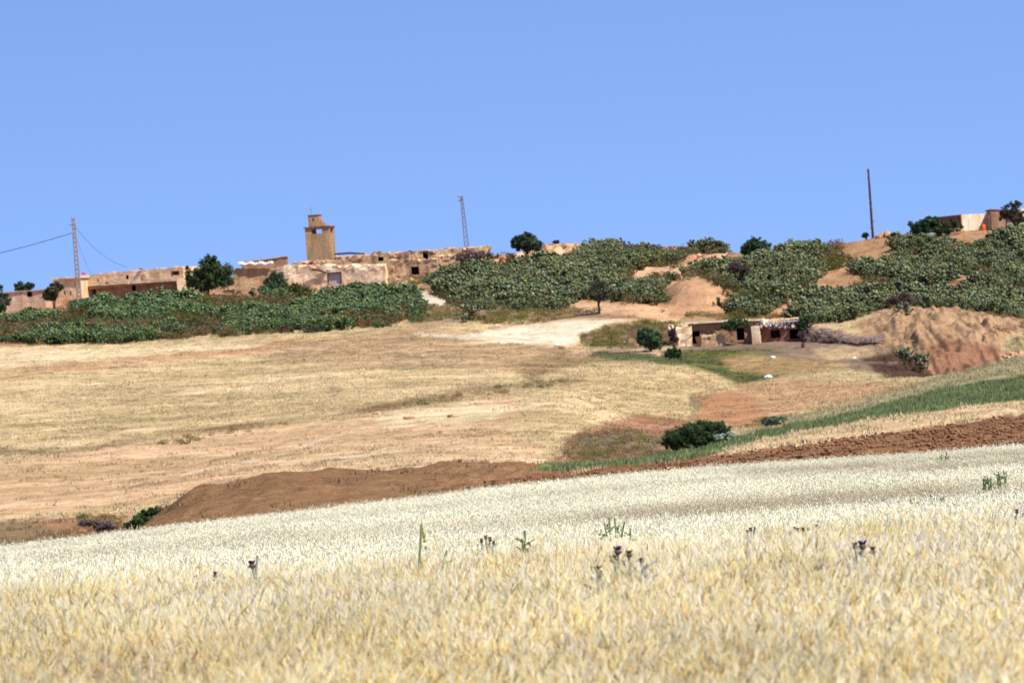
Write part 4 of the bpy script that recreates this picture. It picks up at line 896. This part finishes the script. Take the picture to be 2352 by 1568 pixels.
# the shed with the wavy sheets
sh = house('shed', 'stone shed with a wavy white sheet roof right of the dark round tree', 'shed', 534, 618, 640, 617, 604, 604, 4.5, M['adobe_mid'], [], rough=0.12, rag=0.2, seed=6, rubble=6)
m = MB(); V0 = []; F0 = []
for i in range(41):
    px = 545+82*i/40; q = P(px, 612-1.5*math.sin(i*0.55)-0.04*i, 603.4); zz = q.z+0.22+0.03*math.sin(i*1.9)
    for b in (0, 2.6): V0.append((q.x, q.y+b, zz+b*0.12)); V0.append((q.x, q.y+b, zz+b*0.12+0.05))
for i in range(40):
    k = i*4; F0 += [(k, k+4, k+5, k+1), (k+1, k+5, k+7, k+3), (k, k+2, k+6, k+4), (k+2, k+3, k+7, k+6)]
meshobj('roof', V0, F0, M['sheet'], sh)
house('back_house', 'grey flat-roofed house showing above the wavy sheet roof', 'house', 553, 604, 657, 590, 622, 622, 5, M['brownwall'], rough=0.04, roof=(0.15, 0.15, 'slab'), seed=7)
# plastered ruin
house('plastered_ruin', 'ruined plastered house with a grey framed door below the tower', 'ruined house', 640, 612, 884, 610, 603, 600, 5, M['plaster'], [('doorway', 753, 628, 781, 652, 'greydoor', 0.4)], rough=0.13, rag=0.42, seed=8, rubble=40)
house('stone_ruin', 'collapsed stone room rising behind the plastered ruin, right of the tower foot', 'ruined house', 768, 592, 905, 582, 612, 611, 6, M['stone'], [('window', 868, 590, 880, 600, None, 0.8)], rough=0.22, rag=0.6, seed=9, rubble=60)
house('stone_ruin', 'low broken wall standing in front of the tower foot', 'ruined wall', 672, 604, 790, 598, 609, 608, 2.5, M['adobe_mid'], rough=0.2, rag=0.5, seed=10, rubble=36)
house('stone_ruin', 'ruined stone house with a square window right of the plastered ruin', 'ruined house', 886, 598, 1002, 596, 601, 600, 5, M['stone'], [('window', 943, 612, 961, 631, None, 1.2)], rough=0.2, rag=0.4, seed=11, rubble=34)
house('stone_ruin', 'long stone ruin on the skyline with a dark doorway, left of the lattice mast', 'ruined house', 884, 583, 1102, 569, 613, 610, 5, M['stone'], [('doorway', 971, 577, 983, 597, None, 1.5)], rough=0.2, rag=0.38, seed=12, rubble=70)
house('stone_ruin', 'shallow stone wall under the skyline ruin beside the pinkish brush', 'ruined wall', 990, 590, 1060, 584, 606, 606, 2, M['stone'], rough=0.22, rag=0.4, seed=13, rubble=20)
# flat beams showing in the ruins
for (x0, y0, x1, y1, Yq, lb) in [(768, 584, 838, 583, 610, 'dark roof beam lying along the top of the stone ruin'), (716, 619, 750, 627, 601.5, 'slanting dark beam on the plastered wall beside the grey door')]:
    m = MB(); a = P(x0, y0, Yq); b = P(x1, y1, Yq); m.tube([a, a.lerp(b, .5)+Vector((0, 0, .12)), b], [.12, .13, .1], 6); o = m.build('roof_beam', M['darkwood']); setp(o, lb, 'beam')
def rocks(px, py, Y, w_, h_, n, seed, label, mat='rock', cat='rock pile', r0=.2, r1=.45, name='rock_pile'):
    r = random.Random(seed); m = MB(); k = Y/F
    for i in range(n):
        t = r.random(); x = px+(r.random()-.5)*w_*(1-.5*t); q = P(x, py, Y+r.uniform(-.6, .6)); z = float(zat(q.x, q.y)); rr = r.uniform(r0, r1); c = r.uniform(.85, 1.1)
        m.lump((q.x, q.y, z+t*h_*k), rr, r.random()*90, (c, c, c), .5, (1.1, 1, .85), 2)
    o = m.build(name, M[mat]); setp(o, label, cat); return o
rocks(1138, 578, 606, 12, 20, 10, 1, 'squat orange rock stub on the skyline left of the lone round tree', 'redearth')
rocks(1151, 578, 606, 9, 28, 12, 2, 'taller pointed orange rock stub next to the squat one', 'redearth')
rocks(865, 583, 610, 46, 8, 16, 3, 'pale loose stones heaped on the right of the stone ruin roof', 'cream')
rocks(735, 605, 606, 30, 12, 16, 4, 'grey stones piled at the tower foot', 'slab')
house('garden_wall', 'low earth wall running from the lone round tree along the skyline', 'wall', 1184, 583, 1262, 575, 618, 622, 1.2, M['earth'], rough=.15, rag=.25, seed=14, rubble=10)
house('garden_wall', 'pale broken earth wall on the skyline left of the middle cactus crest', 'wall', 1252, 566, 1338, 561, 622, 624, 3.5, M['earth'], rough=.28, rag=.45, seed=15, rubble=16)
house('garden_wall', 'flat topped bit of wall peeping over the skyline cactus', 'wall', 1398, 560, 1432, 558, 640, 640, 2.0, M['adobe_pink'], rough=.05, rag=.05, seed=16)
house('garden_wall', 'low retaining wall under the skyline cactus row', 'wall', 1568, 587, 1672, 583, 612, 612, 1.0, M['earth'], rough=.15, rag=.12, seed=17, rubble=8)
rocks(2030, 549, 628, 44, 12, 22, 5, 'heap of tan stones just right of the tall plain pole', 'rock')
rocks(2190, 536, 612, 60, 8, 26, 6, 'stones strewn below the cream house wall', 'rock', r0=.15, r1=.35)
house('garden_wall', 'long tan dry wall in front of the flat-topped tree', 'wall', 2062, 548, 2160, 541, 612, 612, 1.0, M['earth'], rough=.15, rag=.2, seed=18, rubble=16)
for i_, (px_, py_, w__, lb_) in enumerate([(930, 652, 60, 'fallen stones below the square window of the ruin'), (820, 652, 46, 'fallen stones at the right end of the plastered wall'), (1075, 580, 50, 'broken stones along the end of the skyline ruin by the mast'), (1215, 590, 40, 'scattered stones under the lone round tree'), (1300, 600, 60, 'scattered stones under the pale broken wall')]):
    rocks(px_, py_, hit(px_, py_).y, w__, 4, 26, 80+i_, lb_, 'stone', r0=.10, r1=.34)
# right houses
rh = house('cream_house', 'flat-roofed house with a cream front and a dark brown slab for its shaded side on the right skyline', 'house', 2208, 493, 2268, 490, 614, 615.6, 6.2, M['cream'], [], rough=.02, rag=.06, seed=19)
A_, B_, u_, v_, L_ = frame_(2208, 493, 2268, 490, 614, 615.6)
m = MB(); m.box((A_.x-u_.x*.14, A_.y-u_.y*.14, float(zat(A_.x, A_.y))-.4), u_*.1, v_*6.2, (0, 0, A_.z-float(zat(A_.x, A_.y))+.36)); m.build('side_shade', M['darkbrown'], rh)  # thin dark slab over the left face, its shade put into the colour
house('brown_house', 'brown flat house with a pale door right of the cream house', 'house', 2276, 484, 2372, 484, 613, 613, 6, M['brownwall'], [('window', 2293, 498, 2299, 508, None, .5), ('doorway', 2311, 503, 2329, 526, 'greydoor', .3)], rough=.03, rag=.05, roof=(.12, .14, 'darkbrown'), seed=20)
house('porch', 'grey doorway block squeezed between the cream and the brown house', 'porch', 2267, 494, 2276.5, 492, 615.5, 614.5, 4, M['slab'], [], rough=.02, seed=21)
house('end_wall', 'bright stone wall end at the right picture edge above the brown house', 'wall', 2344, 482, 2420, 478, 611, 611, 1.0, M['cream'], rough=.15, rag=.3, seed=22)
def barrel(px, py, Y, mat, label, h=.75, r=.28):
    B = gp(P(px, py, Y).x, Y); m = MB(); pr = [(.9, 0), (1, .06), (1, .3), (1.05, .33), (1, .36), (1, .62), (1.05, .65), (1, .68), (1, .94), (.9, 1)]
    m.tube([B+Vector((0, 0, h*q)) for _, q in pr], [r*s for s, _ in pr], 14)
    root = empty('barrel', B, label, 'barrel'); m.build('drum', M[mat], root, True); m = MB(); m.tube([B+Vector((0, 0, h*1.003)), B+Vector((0, 0, h*1.05))], [r*.5, r*.45], 10); m.build('lid', M[mat], root)
barrel(2259, 531, 612, 'orange', 'bright orange barrel against the cream house wall', .85, .28)

# tower
tw_th = math.radians(-10)
M['tower'] = mat_adobe('pale tower masonry', (210, 170, 126), (228, 188, 142), 0.4, 4.2)
A = P(700, 525, 616); u = Vector((math.cos(tw_th), math.sin(tw_th), 0)); v = Vector((-u.y, u.x, 0)); Wt = 56*616/F/math.cos(tw_th); g = float(zat(A.x, A.y))-1.2
root = empty('tower', (A.x+Wt/2, A.y+Wt/2, g), 'square ochre masonry tower with an open top storey and a small turret', 'tower')
zt = A.z; zo = P(726, 537, 616).z; O = Vector((A.x, A.y, 0))
# the tower narrows upward: shaft up to the sill of the openings
def tq(a, b, z, k=0.0): return (O.x+u.x*a+v.x*b, O.y+u.y*a+v.y*b, z)
slabbox(root, 'shaft', M['tower'], O, u, v, Wt, Wt, g, zo, zo, .025, 0, .4, (), 31)
def pier(a0, a1, b0, b1):
    m = MB(); m.box(tq(a0, b0, zo-.05), u*(a1-a0), v*(b1-b0), (0, 0, zt-zo+.05)); m.build('pier', M['tower'], root)
e = 0.003
pier(e, .27*Wt, e, .22*Wt); pier(.70*Wt, Wt-e, e, .2*Wt); pier(e, .22*Wt, Wt*.78, Wt-e); pier(.72*Wt, Wt-e, Wt*.80, Wt-e); pier(e*2, .3*Wt, .22*Wt, .78*Wt)
m = MB(); m.box(tq(.01, .01, zt-.13), u*(Wt-.02), v*(Wt-.02), (0, 0, .128)); m.build('lintel', M['tower'], root)
m = MB(); m.box(tq(-.14, -.14, zt), u*(Wt+.28), v*(Wt+.28), (0, 0, .16)); m.build('cornice', M['darkbrown'], root)
tw = 25.5*616/F
z2 = P(718, 495, 616).z
slabbox(root, 'turret', M['tower'], Vector(tq(.42, .5, 0)), u, v, tw, tw*1.1, zt+.15, z2, z2, .02, 0, .35, ((.38*tw, .50*tw, z2-.75, z2-.3),), 32)
m = MB(); m.box(tq(.35, .43, z2), u*(tw+.14), v*(tw*1.1+.14), (0, 0, .09)); m.build('turret_cap', M['darkbrown'], root)
m = MB(); q = Vector(tq(.42+tw, .6, zt+.16)); m.box(q, u*.62, v*1.0, (0, 0, .42)); m.box(q+Vector((0, .1, .42)), u*.28, v*.8, (0, 0, .35)); m.build('parapet_step', M['tower'], root)
m = MB(); q = Vector(tq(.75, 1.0, z2+.08)); m.tube([q, q+Vector((-.02, 0, 1.15))], [.035, .02], 5); m.tube([q+Vector((-.16, 0, .75)), q+Vector((.16, 0, .75))], [.02, .02], 4); m.build('antenna', M['steel'], root)

# poles
def ladder_pole(px, pyb, pyt, Y, w0, w1, label, n=18, name='concrete_pole', roll=.0):
    top = P(px, pyt, Y); g = float(zat(top.x, Y))-.3; H = top.z-g; B = Vector((top.x+H*roll, Y, g))
    root = empty(name, B, label, 'pole')
    T = Vector((top.x, Y, top.z))
    for s in (-1, 1):
        m = MB(); m.tube([B+Vector((s*w0/2, s*.05, 0)), T+Vector((s*w1/2, s*.05, 0))], [.085, .07], 4); m.build('flange', M['concrete_pole'], root)
    m = MB()
    for i in range(n):
        f = (i+.5)/n; c = B.lerp(T, f); wv = w0+(w1-w0)*f; hh = H/n*.42
        m = MB(); m.box(c+Vector((-wv/2, -.07, -hh/2)), (wv, 0, 0), (0, .14, 0), (0, 0, hh)); m.build('rung', M['concrete_pole'], root)
    return root, B, T
r1, B1, T1 = ladder_pole(168, 655, 500, 601, .50, .26, 'ribbed concrete power pole with cables beside the small square house', 20, roll=.008)
m = MB(); m.tube([T1+Vector((-.55, 0, -.85)), T1+Vector((.1, 0, -1.0))], .05, 5); m.build('bracket', M['steel'], r1)
for dx, dz in ((-.55, -.78), (-.2, -1.85)):
    m = MB(); m.tube([T1+Vector((dx, -.1, dz-.1)), T1+Vector((dx, -.1, dz+.02)), T1+Vector((dx, -.1, dz+.1))], [.05, .09, .04], 7); m.build('insulator', M['slab'], r1, True)
def cable(a, b, sag, r, label):
    m = MB(); pts = [a.lerp(b, i/24)-Vector((0, 0, sag*4*(i/24)*(1-i/24))) for i in range(25)]; m.tube(pts, r, 5)
    o = m.build('power_cable', M['cable'], None, True); setp(o, label, 'cable', None)
cable(P(-500, 652, 590), T1+Vector((-.15, -.1, -1.85)), 1.2, .045, 'thick sagging cable running from the concrete pole out of the left edge')
cable(T1+Vector((.15, -.1, -1.1)), P(292, 613, 604), .9, .022, 'thin cable from the concrete pole down to the long house roof')
cable(T1+Vector((.15, -.1, -2.3)), P(210, 630, 604.5), .25, .016, 'thin short wire dropping steeply from the concrete pole')
def lattice(px, pyb, pyt, Y, w0, w1, label, sway=0.1):
    T = P(px, pyt, Y); g = float(zat(T.x, Y))-.3; H = T.z-g; B = Vector((T.x+H*sway, Y, g)); root = empty('lattice_mast', B, label, 'mast')
    cs = [(-1, -1), (1, -1), (1, 1), (-1, 1)]
    for a, b in cs:
        m = MB(); m.tube([B+Vector((a*w0/2, b*w0/2, 0)), T+Vector((a*w1/2, b*w1/2, 0))], .048, 4); m.build('leg', M['steel'], root)
    m = MB(); n = 15
    for i in range(n):
        f0, f1 = i/n, (i+1)/n
        for k in range(4):
            a, b = cs[k], cs[(k+1) % 4]
            if i % 2: a, b = b, a
            w_0 = w0+(w1-w0)*f0; w_1 = w0+(w1-w0)*f1
            m.tube([B.lerp(T, f0)+Vector((a[0]*w_0/2, a[1]*w_0/2, 0)), B.lerp(T, f1)+Vector((b[0]*w_1/2, b[1]*w_1/2, 0))], .03, 4)
    m.build('bracing', M['steel'], root)
    for dz in (0, -.45):
        m = MB(); m.box(T+Vector((-.42, -.06, dz-.05)), (.62, 0, 0), (0, .12, 0), (0, 0, .1)); m.build('crossarm', M['steel'], root)
        m = MB(); m.tube([T+Vector((-.38, -.05, dz+.05)), T+Vector((-.38, -.05, dz+.15)), T+Vector((-.38, -.05, dz+.27))], [.04, .10, .05], 7); m.build('insulator', M['slab'], root, True)
lattice(1060, 566, 452, 617, .62, .26, 'tapering steel lattice mast rising behind the skyline ruin', 0.035)
T = P(1994, 388, 632); g = float(zat(T.x, 632))-.3; B = Vector((T.x, 632, g)); root = empty('plain_pole', B, 'tall plain brown pole alone on the right skyline', 'pole')
m = MB(); r = random.Random(3); n = 24; m.tube([B.lerp(T, i/n)+Vector((r.uniform(-.015, .015), 0, 0)) for i in range(n+1)], [.17-.06*i/n+(.02 if i % 2 else 0) for i in range(n+1)], 8); m.build('shaft', M['darkwood'], root)
m = MB(); 
for i in range(7): 
    q = B.lerp(T, .2+.11*i); m = MB(); m.box(q+Vector((-.2, -.03, 0)), (.4, 0, 0), (0, .06, 0), (0, 0, .05)); m.build('step_iron', M['darkwood'], root)

# farmhouse
fh = house('farmhouse', 'low earthen farmhouse with a pale flat roof and dark doorway above the green swale', 'farmhouse', 1582, 744, 1744, 737, 480, 479.4, 6, M['farm'], [('doorway', 1690, 753, 1708, 781, None, 2.0), ('archway', 1588, 760, 1606, 792, None, 1.6)], rough=.2, rag=.15, roof=(.35, .2, 'cream'), seed=41, rubble=0)
st = house('stone_end', 'tall broken ochre stone lump at the left end of the farmhouse', 'ruined wall', 1553, 752, 1586, 749, 477.6, 478.2, 2.2, M['plaster'], rough=.3, rag=.4, seed=42)
house('garden_wall', 'low broken buttress wall leaning on the farmhouse front', 'wall', 1608, 773, 1664, 770, 477.0, 477.6, 1.4, M['adobe_mid'], rough=.18, rag=.35, seed=43, rubble=8)
house('garden_wall', 'pale square wall block between the farmhouse door and the shelter', 'wall', 1725, 749, 1743, 748, 478.2, 478.1, 1.5, M['plaster'], rough=.06, rag=.05, seed=44)
sl = house('animal_shelter', 'dark stone animal shelter with weighted roof joined to the farmhouse', 'shelter', 1744, 744, 1838, 738, 479.4, 478.6, 5, M['darkbrown'], [('doorway', 1812, 756, 1836, 778, None, 2.5), ('window', 1768, 758, 1790, 776, None, 1.0)], rough=.12, rag=.05, roof=(.3, .12, 'sheet'), seed=45, cell=.3)
r = random.Random(5); m = MB()
for i in range(60):
    q = P(r.uniform(1746, 1836), 742, 478.8); 
    m.lump((q.x, q.y-.25+r.uniform(0, .5), P(0, 744, 478.8).z*0+q.z+r.uniform(-.45, .12)), r.uniform(.10, .2), r.random()*90, (lambda q: tuple(x*q for x in lin((226, 206, 188))))(r.uniform(.35, 1.0)), .5, (.8, 1, 1.2), 1)
m.build('roof_stones', M['brush'], sl)['kind'] = 'stuff'
m = MB(); a = P(1838, 735, 480); b = P(1740, 741, 480)
for i in range(46):
    f = r.random(); q = a.lerp(b, f); m.lump((q.x, q.y+r.uniform(-.2, 3), q.z+.12+r.uniform(0, .1)), r.uniform(.12, .25), r.random()*90, (lambda q: tuple(x*q for x in lin((240, 206, 160))))(r.uniform(.7, 1.0)), .4, (1.4, 1, .5), 1)
m.build('roof_rubble', M['brush'], sl)['kind'] = 'stuff'
tree('vine', 1690, 782, 477.2, [(1668, 747, 14, 8), (1690, 742, 20, 10), (1712, 742, 12, 9), (1680, 752, 14, 6)], 3200, .09, (.06, .10, .03), 46, 'green vine spilling over the farmhouse roof above the doorway', 'vine', True, tr=.03, pyt=752)
# long brushwood heap
r = random.Random(9); m = MB(); k = 476/F
A = P(1862, 768, 478); B = P(2028, 790, 466)
for i in range(1500):
    f = r.random(); c = A.lerp(B, f); g = float(zat(c.x, c.y)); hgt = (1.15+.5*math.sin(f*5+1))*math.sqrt(r.random()); wd = 1.3*(1-hgt/2.2)
    c = Vector((c.x, c.y+r.uniform(-1, 1)*wd, g+hgt*r.uniform(.3, 1))); d = Vector((1, r.gauss(0, .3), r.gauss(-.05, .28))).normalized()*r.uniform(.3, .8); q = r.uniform(.5, 1.3)
    m.tube([c-d, c+d*r.uniform(.3, 1)+Vector((0, 0, r.uniform(-.1, .1)))], r.uniform(.012, .04), 3, tuple(x*q for x in lin((150, 124, 110))))
o = m.build('brushwood_heap', M['brush']); setp(o, 'long grey heap of cut brushwood running from the shelter to the cliff', 'brushwood')
# small things lying about
def bag(px, py, s, mat, label, cat='plastic bag', name='plastic_bag'):
    B = hit(px, py); m = MB(); m.lump(B+Vector((0, 0, s*.35)), s, px, (1, 1, 1), .7, (1.3, .8, .6), 3); m.lump(B+Vector((s*.9, 0, s*.3)), s*.5, py, (1, 1, 1), .7, (1, .8, .7), 2)
    o = m.build(name, M[mat], None, True); setp(o, label, cat)
bag(1765, 870, .28, 'white', 'crumpled white plastic bag at the bottom tip of the green swale')
bag(1774, 824, .2, 'white', 'small white bag on the grass below the animal shelter')
bag(1963, 824, .12, 'white', 'tiny white scrap on the grey ground right of the yard')
bag(1280, 795, .2, 'white', 'white bag beside the stones at the tip of the pale clearing')
bag(1433, 789, .18, 'white', 'pale bluish scrap left of the rounded green tree')
bag(1966, 606, .22, 'blue', 'blue plastic sheet caught in the upper cactus slope')
B = gp(P(657, 784, 506).x, 506); m = MB(); m.box(B+Vector((-.35, -.3, -.05)), (.72, .05, 0), (-.05, .6, 0), (0, 0, .68)); m.box(B+Vector((-.39, -.34, .63)), (.8, .05, 0), (-.05, .68, 0), (0, 0, .06)); o = m.build('wooden_box', M['darkwood']); setp(o, 'dark brown box standing at the foot of the left thicket', 'box')
B = gp(P(700, 782, 505).x, 505); m = MB(); m.box(B+Vector((-1.0, -.5, -.05)), (2.1, .2, 0), (-.1, 1.0, 0), (0, 0, .35)); o = m.build('concrete_slab', M['slab']); setp(o, 'pale concrete slab right of the dark brown box', 'slab')
A = P(192, 630, 604.5); m = MB(); m.lump(A+Vector((0, 0, .12)), .22, 3, (1, 1, 1), .4, (1, 1, .8), 2); o = m.build('red_bundle', M['red'], None, True); setp(o, 'small red bundle on the roof next to the concrete pole', 'bundle')
A = P(323, 619, 603.5); m = MB(); m.lump(A+Vector((0, 0, .1)), .2, 5, (1, 1, 1), .4, (1.6, 1, .5), 2); o = m.build('red_bundle', M['red'], None, True); setp(o, 'flat red bundle halfway along the long house roof', 'bundle')
for i, (px, py, s, lb) in enumerate([(486, 1064, .13, 'dark stone lying on the left of the far trodden field'), (1058, 1061, .12, 'dark stone near the crest of the brown bank'), (125, 1161, .09, 'dark stone at the lower left of the far field'),
        (868, 951, .3, 'flat pale rock left of two more on the crest of the far field'), (938, 962, .28, 'flat pale rock, middle one of three on the crest of the far field'), (1042, 958, .3, 'flat pale rock, rightmost of three on the crest of the far field'), (665, 1150 - 0, .01, '')]):
    if not lb: continue
    B = hit(px, py); m = MB(); m.lump(B+Vector((0, 0, s*.2)), s, i*7+1, (1, 1, 1), .5, (1.5, 1, .5) if s > .2 else (1.1, 1, .9), 2); o = m.build('stone', M['rock'] if s > .2 else M['brownwall']); setp(o, lb, 'stone')
rocks(1285, 798, 470, 30, 10, 14, 61, 'small heap of rubble at the tip of the pale clearing', 'rock', r0=.08, r1=.22)
rocks(2330, 800, 442, 60, 10, 22, 62, 'pale boulders scattered on the right foot of the cliff', 'rock', r0=.15, r1=.4)
rocks(1460, 790, 478, 9, 5, 9, 63, 'small heap of pale stones left of the rounded green tree', 'rock', r0=.14, r1=.22)

# ---------------------------------------------------------------- thistles and weeds standing in the crop
def stalk_plant(name, px, py, label, cat, heads, leafn, seed, *rest, **kw):
    return stalk_plant_(name, px, py, label, cat, heads, leafn, seed, *rest, ls=(1.35 if name == 'weed' else 1.25), **kw)
def stalk_plant_(name, px, py, label, cat, heads, leafn, seed, over=22, stemc=(.33, .34, .27), leafc=(.36, .38, .33), headc=(.10, .015, .12), hr=.022, ls=1.0):
    """heads: list of (dpx, dpy, scale, kind) relative to the pixel (px,py); kind p purple, d dry, y yellow, n none"""
    B = hit(px, py+over*1.7+8, WH*0.90); Y = B.y; k = Y/F; root = empty(name, B, label, cat); r = random.Random(seed)
    st = MB(); lf = MB(); hd = []
    for (dx, dy, s, kd) in heads:
        T = P(px+dx, py+dy, Y); T.y += r.uniform(-.15, .15)
        b = B+Vector((r.uniform(-.04, .04), r.uniform(-.04, .04), 0)); md = b.lerp(T, .6)+Vector((r.uniform(-.05, .05)-.0, 0, .06))
        if kd != 'f': st.tube([b, md, T], [.015, .013, .010], 5, stemc)
        hd.append((T, s, kd))
        for j in range(leafn if kd != 'f' else 0):
            f = r.uniform(.45, .93); p = md.lerp(T, (f-.6)/.4) if f > .6 else b.lerp(md, f/.6)
            a = r.uniform(0, 6.283); d = Vector((math.cos(a), math.sin(a)*.6, r.uniform(.1, .9))).normalized()*r.uniform(.035, .09)*ls; sd = d.cross(Vector((.2, 1, .1))).normalized()*.009*ls
            q = r.uniform(.7, 1.3); c = tuple(x*q for x in leafc)
            lf.add([p, p+d*.35+sd*1.3, p+d*.5+sd*.4, p+d*.7+sd, p+d, p+d*.7-sd, p+d*.5-sd*.4, p+d*.35-sd*1.3], [(0, 1, 2, 3, 4), (0, 4, 5, 6, 7)], c)
    st.build('stem', M['plant'], root)
    if lf.v: lf.build('leaves', M['plant'], root)
    for T, s, kd in hd:
        if kd == 'n': continue
        h = MB(); rr = hr*s; cup = (.14, .11, .07) if kd not in 'yf' else (.25, .3, .08)
        h.lump(T, rr, r.random()*50, cup, .15, (1, 1, .9), 2)
        tc_ = {'p': headc, 'd': (.13, .06, .035), 'f': (.75, .55, .04), 'y': (.75, .55, .04)}[kd]
        for i in range(16):
            a = 6.283*i/16; d = Vector((math.cos(a)*.75, math.sin(a)*.75, 1.0)); h.tube([T+d*rr*.4, T+d*rr*1.35+Vector((r.uniform(-.3, .3), 0, r.uniform(0, .4)))*rr], [rr*.3, rr*.13], 3, tc_)
        for i in range(14):
            a = 6.283*i/14; d = Vector((math.cos(a), math.sin(a), r.uniform(-.4, .3))); h.tube([T+d*rr*.7, T+d*rr*1.5], [rr*.12, .001], 3, cup)
        h.build('flower_head', M['plant'], root)
    return root
stalk_plant('thistle', 580, 1298, 'single tall thistle with a purple head left of the other crop weeds', 'thistle', [(0, 0, 1.25, 'p'), (10, -18, .35, 'd')], 2, 71, 26)
stalk_plant('thistle', 498, 1320, 'short brown-headed thistle left of the single purple one', 'thistle', [(0, 0, 1.0, 'd')], 2, 72, 14)
stalk_plant('thistle', 450, 1326, 'faint small dry thistle, leftmost in the crop', 'thistle', [(0, 0, .7, 'd'), (-6, 6, .5, 'd')], 2, 73, 10)
stalk_plant('mullein', 968, 1206, 'tall leaning stalk of yellow flowers in the pale oats', 'wildflower', [(0, 0, .35, 'y'), (2, 10, .4, 'f'), (3, 18, .5, 'f'), (6, 28, .7, 'f'), (8, 36, .6, 'f'), (11, 50, .5, 'f'), (58, 58, .4, 'n')], 3, 74, 66, (.2, .26, .08), (.24, .3, .08))
stalk_plant('thistle', 1120, 1238, 'clump of dry brown thistles right of the yellow flower stalk', 'thistle', [(-14, 4, .8, 'd'), (-4, -4, .8, 'd'), (6, 0, .9, 'd'), (14, 10, .7, 'd'), (0, 14, .6, 'd'), (-22, 14, .4, 'd')], 5, 75, 26)
stalk_plant('weed', 1205, 1218, 'slender green weed between the dry thistle clump and the branching weed', 'weed', [(0, 0, .4, 'n'), (-6, 20, .4, 'n'), (12, 26, .4, 'n')], 9, 76, 40, (.17, .22, .08), (.2, .26, .1))
stalk_plant('weed', 1412, 1192, 'wide branching green weed above the purple thistle clump', 'weed', [(0, 0, .4, 'y'), (-24, 8, .4, 'n'), (22, 6, .4, 'y'), (-12, -2, .4, 'n'), (36, 20, .3, 'n'), (-32, 22, .3, 'n'), (10, 14, .3, 'n')], 6, 77, 34, (.22, .26, .12), (.24, .3, .12))
stalk_plant('thistle', 1420, 1268, 'largest thistle clump, silvery stems with one purple head near the centre', 'thistle', [(0, 0, 1.1, 'p'), (24, 4, .9, 'd'), (-10, 20, 1.0, 'd'), (14, 26, .6, 'd'), (2, 40, .4, 'n'), (-4, 30, .5, 'n')], 9, 78, 40, leafc=(.36, .36, .27))
stalk_plant('thistle', 1372, 1310, 'low thistle with dark heads just left of the largest clump', 'thistle', [(0, 0, 1.0, 'd'), (6, 12, .8, 'd'), (22, 26, .3, 'n')], 6, 79, 30, leafc=(.36, .36, .27))
stalk_plant('thistle', 1472, 1286, 'silvery leafy thistle just right of the largest clump', 'thistle', [(0, 0, .5, 'd'), (-10, 14, .4, 'n'), (8, 14, .4, 'n'), (-24, 30, .3, 'n'), (10, 30, .3, 'n')], 12, 80, 44, leafc=(.42, .42, .33))
stalk_plant('thistle', 1722, 1218, 'small pair of brown thistles right of the branching weed', 'thistle', [(-6, 4, .7, 'd'), (4, 0, .8, 'd'), (10, -6, .5, 'd')], 3, 81, 18)
stalk_plant('thistle', 1834, 1214, 'dry thistle group left of the slim purple stem', 'thistle', [(-10, 0, .7, 'd'), (0, 4, .8, 'd'), (10, 2, .7, 'd'), (24, 4, .7, 'd'), (-18, 10, .5, 'd')], 4, 82, 18)
stalk_plant('thistle', 1876, 1210, 'slim thistle with a tall purple head right of the dry thistle group', 'thistle', [(0, 0, .8, 'p'), (0, 12, .5, 'd')], 3, 83, 22)
stalk_plant('thistle', 1983, 1256, 'thistle with two purple heads standing high over the barley on the right', 'thistle', [(0, 0, 1.15, 'p'), (-20, -2, .8, 'd'), (18, 8, .9, 'd'), (-24, 22, .4, 'n')], 5, 84, 30)
stalk_plant('thistle', 2112, 1246, 'single small purple thistle head, rightmost over the barley', 'thistle', [(0, 0, 1.0, 'p')], 1, 85, 12)
stalk_plant('thistle', 2338, 1176, 'purple thistle at the right picture edge', 'thistle', [(0, 0, .8, 'p'), (8, 8, .8, 'p'), (-6, 14, .6, 'd'), (14, 22, .6, 'p')], 4, 86, 26)
stalk_plant('thistle', 1206*0+1390*0+1388, 1206+102, 'brown thistle bud low in the barley left under the big clump', 'thistle', [(0, 0, .6, 'd')], 1, 87, 10) if False else None
for i, (px, py, s, lb) in enumerate([(2140, 1128, 1.0, 'tallest leafy green weed in the pale oats on the right'), (2100, 1146, .7, 'short green weed left of the tallest leafy one'), (2166, 1140, .7, 'green weed right of the tallest leafy one'),
                                     (2300, 1078, .9, 'green weed near the far corner of the oats'), (2268, 1090, .8, 'broad green weed in the oats left of the far corner'), (2170, 1036, .6, 'small dark weed on the far edge of the oats')]):
    r = random.Random(i); stalk_plant('weed', px, py, lb, 'weed', [(r.uniform(-13, 13)*s, r.uniform(0, 24)*s, .3, 'n') for _ in range(6)], 7, 90+i, 18*s, (.17, .22, .09), (.18, .24, .10))

# repeats of one kind share a group
GR = {'thistle': 'thistles standing in the barley', 'weed': 'green weeds standing in the crop', 'stone': 'stones lying on the far field', 'plastic_bag': 'plastic litter around the farm',
      'stone_ruin': 'ruined stone houses of the village', 'garden_wall': 'low earth walls', 'flat_house': 'flat-roofed houses at the left', 'power_cable': 'cables of the concrete pole', 'rock_pile': 'piles of stones',
      'prickly_pear': 'lone prickly pears', 'round_tree': 'round dark trees', 'thorn_bush': 'brown thorn bushes', 'yard_shrub': 'bushes around the farmyard', 'gully_bush': 'bushes along the gully', 'roof_beam': 'beams in the ruins', 'red_bundle': 'red bundles on the roofs', 'prickly_pear_thicket': 'prickly pear thickets'}
for o in C.objects:
    b_ = o.name.split('.')[0]
    if o.parent is None and b_ in GR: o['group'] = GR[b_]
